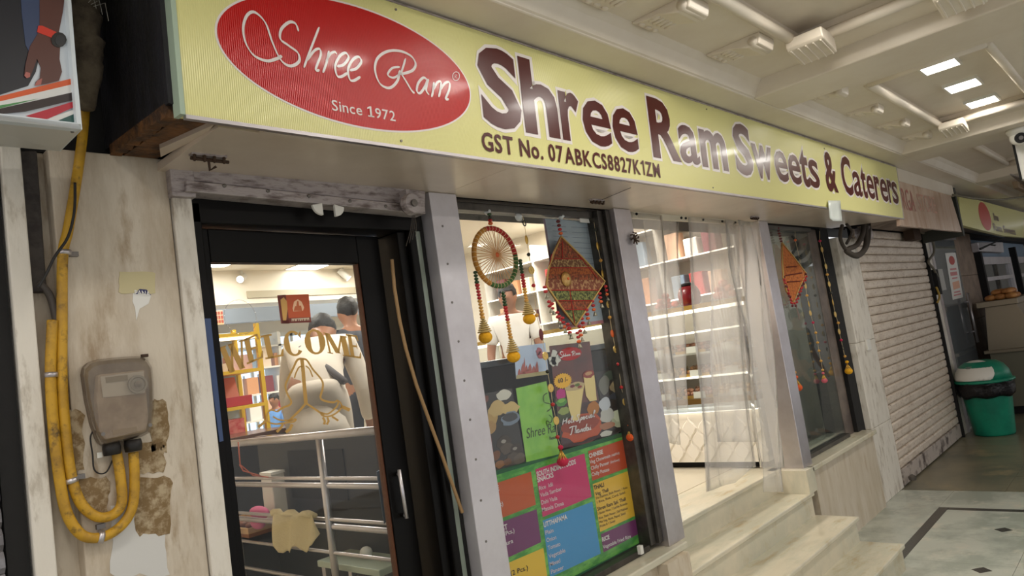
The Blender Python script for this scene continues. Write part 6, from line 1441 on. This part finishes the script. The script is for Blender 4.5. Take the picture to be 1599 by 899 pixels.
q.build('print_lines', C('washed_rose', 206, 130, 130), nt_)
MB().prism([lerp4(u, v)+Vector((0, -.002, 0)) for (u, v) in ((.2, .64), (.85, .62), (.85, .78), (.2, .8))], (0, .001, 0)).build('orange_block', C('peach_block', 226, 170, 140), nt_)
# wiring on the guide post
eb = root('electric_box', at(1463, 440, y=2.04), 'small grey electric box with hanging wires on the shutter guide post', 'box')
p = at(1466, 436, y=2.04); MB().box(p.x-.10, p.x+.10, 2.0, 2.07, p.z-.14, p.z+.12).build('box_body', C('grey_box', 170, 168, 164, .5), eb, bevel=.006)
MB().box(p.x-.20, p.x-.10, 2.01, 2.07, p.z-.18, p.z+.12).build('black_switch', M['blackm'], eb, bevel=.004)
MB().tube([at(x, y, y=2.02) for (x, y) in catmull([(1434, 362), (1448, 366), (1457, 378), (1458, 395), (1450, 408), (1458, 420), (1464, 432)], 6)], .014, 8).build('bent_cable', C('dusty_cable2', 110, 104, 92, .7), eb, smooth=True)
MB().tube([at(x, y, y=2.02) for (x, y) in catmull([(1462, 448), (1467, 462), (1464, 472)], 6)], .012, 8).build('yellow_tail', C('ochre_tail', 170, 140, 60), eb, smooth=True)
MB().cbox(at(1424, 364, y=2.0), .3, .1, .16).build('rusty_bracket', C('rusty_iron', 70, 52, 40, .8, .3), eb)
# aluminium windows
for i, (xa, xb, lab) in enumerate(((12.62, 15.6, 'aluminium sliding window above the bread rolls'), (16.0, 19.5, 'second aluminium window at the right edge'))):
    r_ = root('window_%d' % (4+i), ((xa+xb)/2, 2.1, 1.2), lab, 'window', kind='structure')
    MB().box(xa, xa+.12, 2.02, 2.12, .0, 2.3).build('dark_post', M['blackm'], r_)
    for (a, b, c, d) in ((xa+.12, xa+.3, 1.2, 2.12), (xb-.2, xb, 1.2, 2.12), (xa+.3, xb-.2, 2.0, 2.12), (xa+.3, xb-.2, 1.74, 1.80), (xa+.3, xb-.2, 1.2, 1.26)): MB().box(a, b, 2.06, 2.12, c, d).build('window_frame', M['steelp'], r_)
    MB().box((xa+xb)/2-.04, (xa+xb)/2+.04, 2.07, 2.12, 1.26, 2.0).build('sash_bar', M['alu'], r_)
    MB().box(xa+.3, xb-.2, 2.10, 2.105, 1.26, 2.0).build('glass_pane', M['glassd'], r_)
    MB().box(xa, xb, 2.10, 2.3, 0, 1.2).build('wall_below', M['steelp'], r_)
MB().box(12.62, 19.5, 2.3, 2.35, 1.1, 2.5).build('inner_panel', C('bluish_inner', 130, 150, 170, .5), wr)
q = root('shelf_box', (13.2, 1.95, 2.1), 'white metal box with slots mounted under the far sign', 'box')
MB().prism([at(x, y, y=2.0) for (x, y) in ((1527, 378), (1566, 378), (1568, 394), (1530, 392))], (0, .1, 0)).build('box_body', M['steelp'], q, bevel=.01)
MB().prism([at(x, y, y=1.99) for (x, y) in ((1548, 381), (1556, 382), (1554, 384), (1548, 383))], (0, .02, 0)).build('slot', M['blackm'], q)
MB().prism([at(1532, 390, y=1.9), at(1560, 376, y=1.9), at(1562, 374, y=1.9), at(1531, 387, y=1.9)], (0, .02, 0)).build('support_strut', M['blackm'], tg)
# steel counter with bread rolls
X0 = 11.0
fc_ = root('steel_counter', (X0+.6, 1.6, 0), 'stainless steel food counter holding bread rolls at the right edge', 'counter')
MB().prism([(X0, 1.84, 1.40), (X0, 1.50, 1.40), (X0, 1.28, .84), (X0, 1.90, .84)], (1.6, 0, 0)).build('upper_body', C('food_steel', 146, 134, 116, .35, .6), fc_, bevel=.004)
MB().box(X0-.06, X0+1.7, 1.47, 1.92, 1.40, 1.475).build('counter_top', C('food_steel', 146, 134, 116, .35, .6), fc_, bevel=.006)
MB().box(X0-.02, X0+1.7, 1.22, 1.95, .80, .84).build('mid_ledge', C('food_steel', 146, 134, 116, .35, .6), fc_, bevel=.004)
MB().box(X0+.05, X0+1.7, 1.30, 1.90, .10, .80).build('lower_body', C('food_steel2', 120, 116, 100, .45, .4), fc_)
MB().box(X0+.1, X0+1.7, 1.34, 1.88, 0, .10).build('plinth', M['blackm'], fc_)
MB().box(X0+.45, X0+1.7, 1.0, 1.28, 1.18, 1.22).build('side_shelf', M['steelp'], fc_)
rl_ = root('bread_rolls', (X0+.3, 1.65, 1.476), 'heap of golden brown bread rolls on the steel counter', 'food')
RM = C('bread_crust', 196, 140, 78, .6, col2=rgb(156, 98, 50), scale=10)
for k in range(15):
    lev = 0 if k < 9 else 1; kk = k if k < 9 else k-9
    MB().ell((X0+.02+(kk % 3)*.16+lev*.06, 1.54+(kk//3)*.11+lev*.04, 1.51+lev*.062), .085, .07, .04, 12, 7).build('roll', RM, rl_, smooth=True)
# ================================================================ BIN
BC = Vector((9.70, 1.78, 0)); bn = root('swing_bin', BC, 'green plastic swing-top bin with a black liner and white flap', 'bin')
MB().lathe(BC, [(.20, .0), (.205, .02), (.255, .56), (.26, .58)], 32).build('bin_body', M['green_bin'], bn, smooth=True)
MB().lathe(BC, [(.262, .50), (.275, .60)], 32)
q = MB(); prof = []
for (rr, z) in ((.266, .44), (.285, .47), (.292, .53), (.288, .59), (.30, .605)): prof.append((rr, z))
q.lathe(BC, prof, 40); q.f = [f for f in q.f if len(f) == 4]
for v in q.v: v.x += .012*math.sin(9*math.atan2(v.y-BC.y, v.x-BC.x)+v.z*20); v.z += .012*math.sin(7*math.atan2(v.y-BC.y, v.x-BC.x))
q.build('bin_liner', C('liner_black', 22, 20, 24, .3, bump=.9, bscale=25), bn, smooth=True, solid=.003)
MB().lathe(BC, [(.29, .60), (.305, .605), (.305, .625), (.285, .635)], 36).build('lid_rim', M['green_bin'], bn, smooth=True)
DOME = MB().lathe(BC, [(.28, .63), (.262, .72), (.22, .79), (.16, .83), (.08, .845), (.001, .85)], 36).build('dome_lid', M['green_bin'], bn, smooth=True)
dl = Vector((-.88, .34, .56)).normalized(); c_ = BC+Vector((0, 0, .63)); u_ = dl.cross(Vector((0, 0, 1))).normalized(); v_ = u_.cross(dl).normalized()
q = MB(); P_ = []
for k in range(11):
    row = []
    for j in range(33):
        an = math.radians(50)*k/10; az = 2*math.pi*j/32
        dd_ = dl*math.cos(an)+(u_*math.cos(az)*1.15+v_*math.sin(az)*.95)*math.sin(an); dd_.z = max(dd_.z, .03); dd_.normalize()
        sc_ = 1/math.sqrt((dd_.x**2+dd_.y**2)/.287**2+dd_.z**2/.224**2)
        row.append(c_+dd_*sc_*(1.03 if k < 10 else .98))
    P_.append(row)
q.grid(P_); q.build('swing_flap', M['white'], DOME, smooth=True)
q = MB(); q.prism([c_+dl*.283+u_*a+v_*b for (a, b) in ((-.02, .0), (.02, .0), (.02, .012), (-.02, .012))], dl*.001); q.prism([c_+dl*.283+u_*a+v_*b for (a, b) in ((-.035, .02), (.035, .02), (.035, .026), (-.035, .026))], dl*.001)
q.build('embossed_mark', C('grey_mark', 140, 140, 140), bn)
# ================================================================ CAMERA UNIT
p = at(1590, 213, z=2.80); cc_ = root('security_camera', (p.x, p.y, 2.86), 'white dome security camera under the ceiling cross beam', 'camera')
MB().lathe((p.x, p.y, 2.80), [(.02, -.0), (.06, .01), (.075, .04), (.075, .061)], 24).build('mount', M['white'], cc_, smooth=True)
MB().ell((p.x, p.y, 2.79), .062, .062, .06, 20, 12).build('camera_ball', M['white'], cc_, smooth=True)
dcam = (CAM-Vector((p.x, p.y, 2.79))).normalized(); lo_ = Vector((p.x, p.y, 2.785))
dcam = Vector((dcam.x, dcam.y-.25, dcam.z)).normalized()
MB().tube([lo_+dcam*.045, lo_+dcam*.066], .04, 20).build('lens_ring', M['blackm'], cc_); MB().tube([lo_+dcam*.066, lo_+dcam*.069], .016, 14).build('lens', M['screw'], cc_)
jb = root('camera_junction_box', (p.x+.45, p.y, 2.66), 'white metal junction box hanging behind the security camera', 'box')
bx0 = at(1583, 232, x=p.x+.15)
MB().box(p.x+.15, p.x+.30, bx0.y-.42, bx0.y, bx0.z-.26, 2.86).build('box_body', M['white'], jb, bevel=.006)
MB().box(p.x+.14, p.x+.15, bx0.y-.012, bx0.y+.004, bx0.z-.26, 2.80).build('black_edge', M['blackm'], jb)
# wooden louvre at the far ceiling and a fan blade
lv = root('ceiling_louvre', (11.6, 1.0, 2.82), 'brownish louvred ceiling fitting near the right edge', 'ceiling fitting')
for k in range(4): MB().box(10.6+k*.7, 10.95+k*.7, .5, 1.15, 2.80, 2.83).build('louvre_slat', C('tan_louvre', 150, 128, 102), lv)
MB().box(10.4, 13.4, .45, .5, 2.78, 2.861).build('louvre_frame', C('tan_louvre', 150, 128, 102), lv); MB().box(10.4, 13.4, 1.15, 1.2, 2.78, 2.861).build('louvre_frame', C('tan_louvre', 150, 128, 102), lv)
fb = MB().prism([at(1577, 273, z=2.6), at(1602, 280, z=2.6), at(1602, 292, z=2.6)], (0, 0, .012)).build('fan_blade', C('brown_blade', 96, 84, 74))
fn = root('ceiling_fan', at(1610, 284, z=2.6), 'brown ceiling fan whose blade tip enters at the right edge', 'fan'); fb.parent = fn; fb.location = fb.location-fn.location
p = at(1616, 284, z=2.6); MB().lathe((p.x, p.y, 2.56), [(.02, 0), (.1, .02), (.1, .08), (.02, .1)], 20).build('motor', C('brown_blade', 96, 84, 74), fn, smooth=True); MB().tube([(p.x, p.y, 2.62), (p.x, p.y, 3.0)], .012, 8).build('downrod', C('brown_blade', 96, 84, 74), fn)
# the far end wall and open side parapet of the arcade
struct(MB().box(20, 20.3, -4, 3.6, 0, 2.9).build('wall_far', C('far_wall', 190, 184, 176)), 'pale wall closing the arcade far away', 'wall')
# remove helper leftovers
for o in list(bpy.data.objects):
    if o.name == 't' or o.name.startswith('sk'): 
        if o.type == 'MESH' and not o.data.polygons: bpy.data.objects.remove(o)
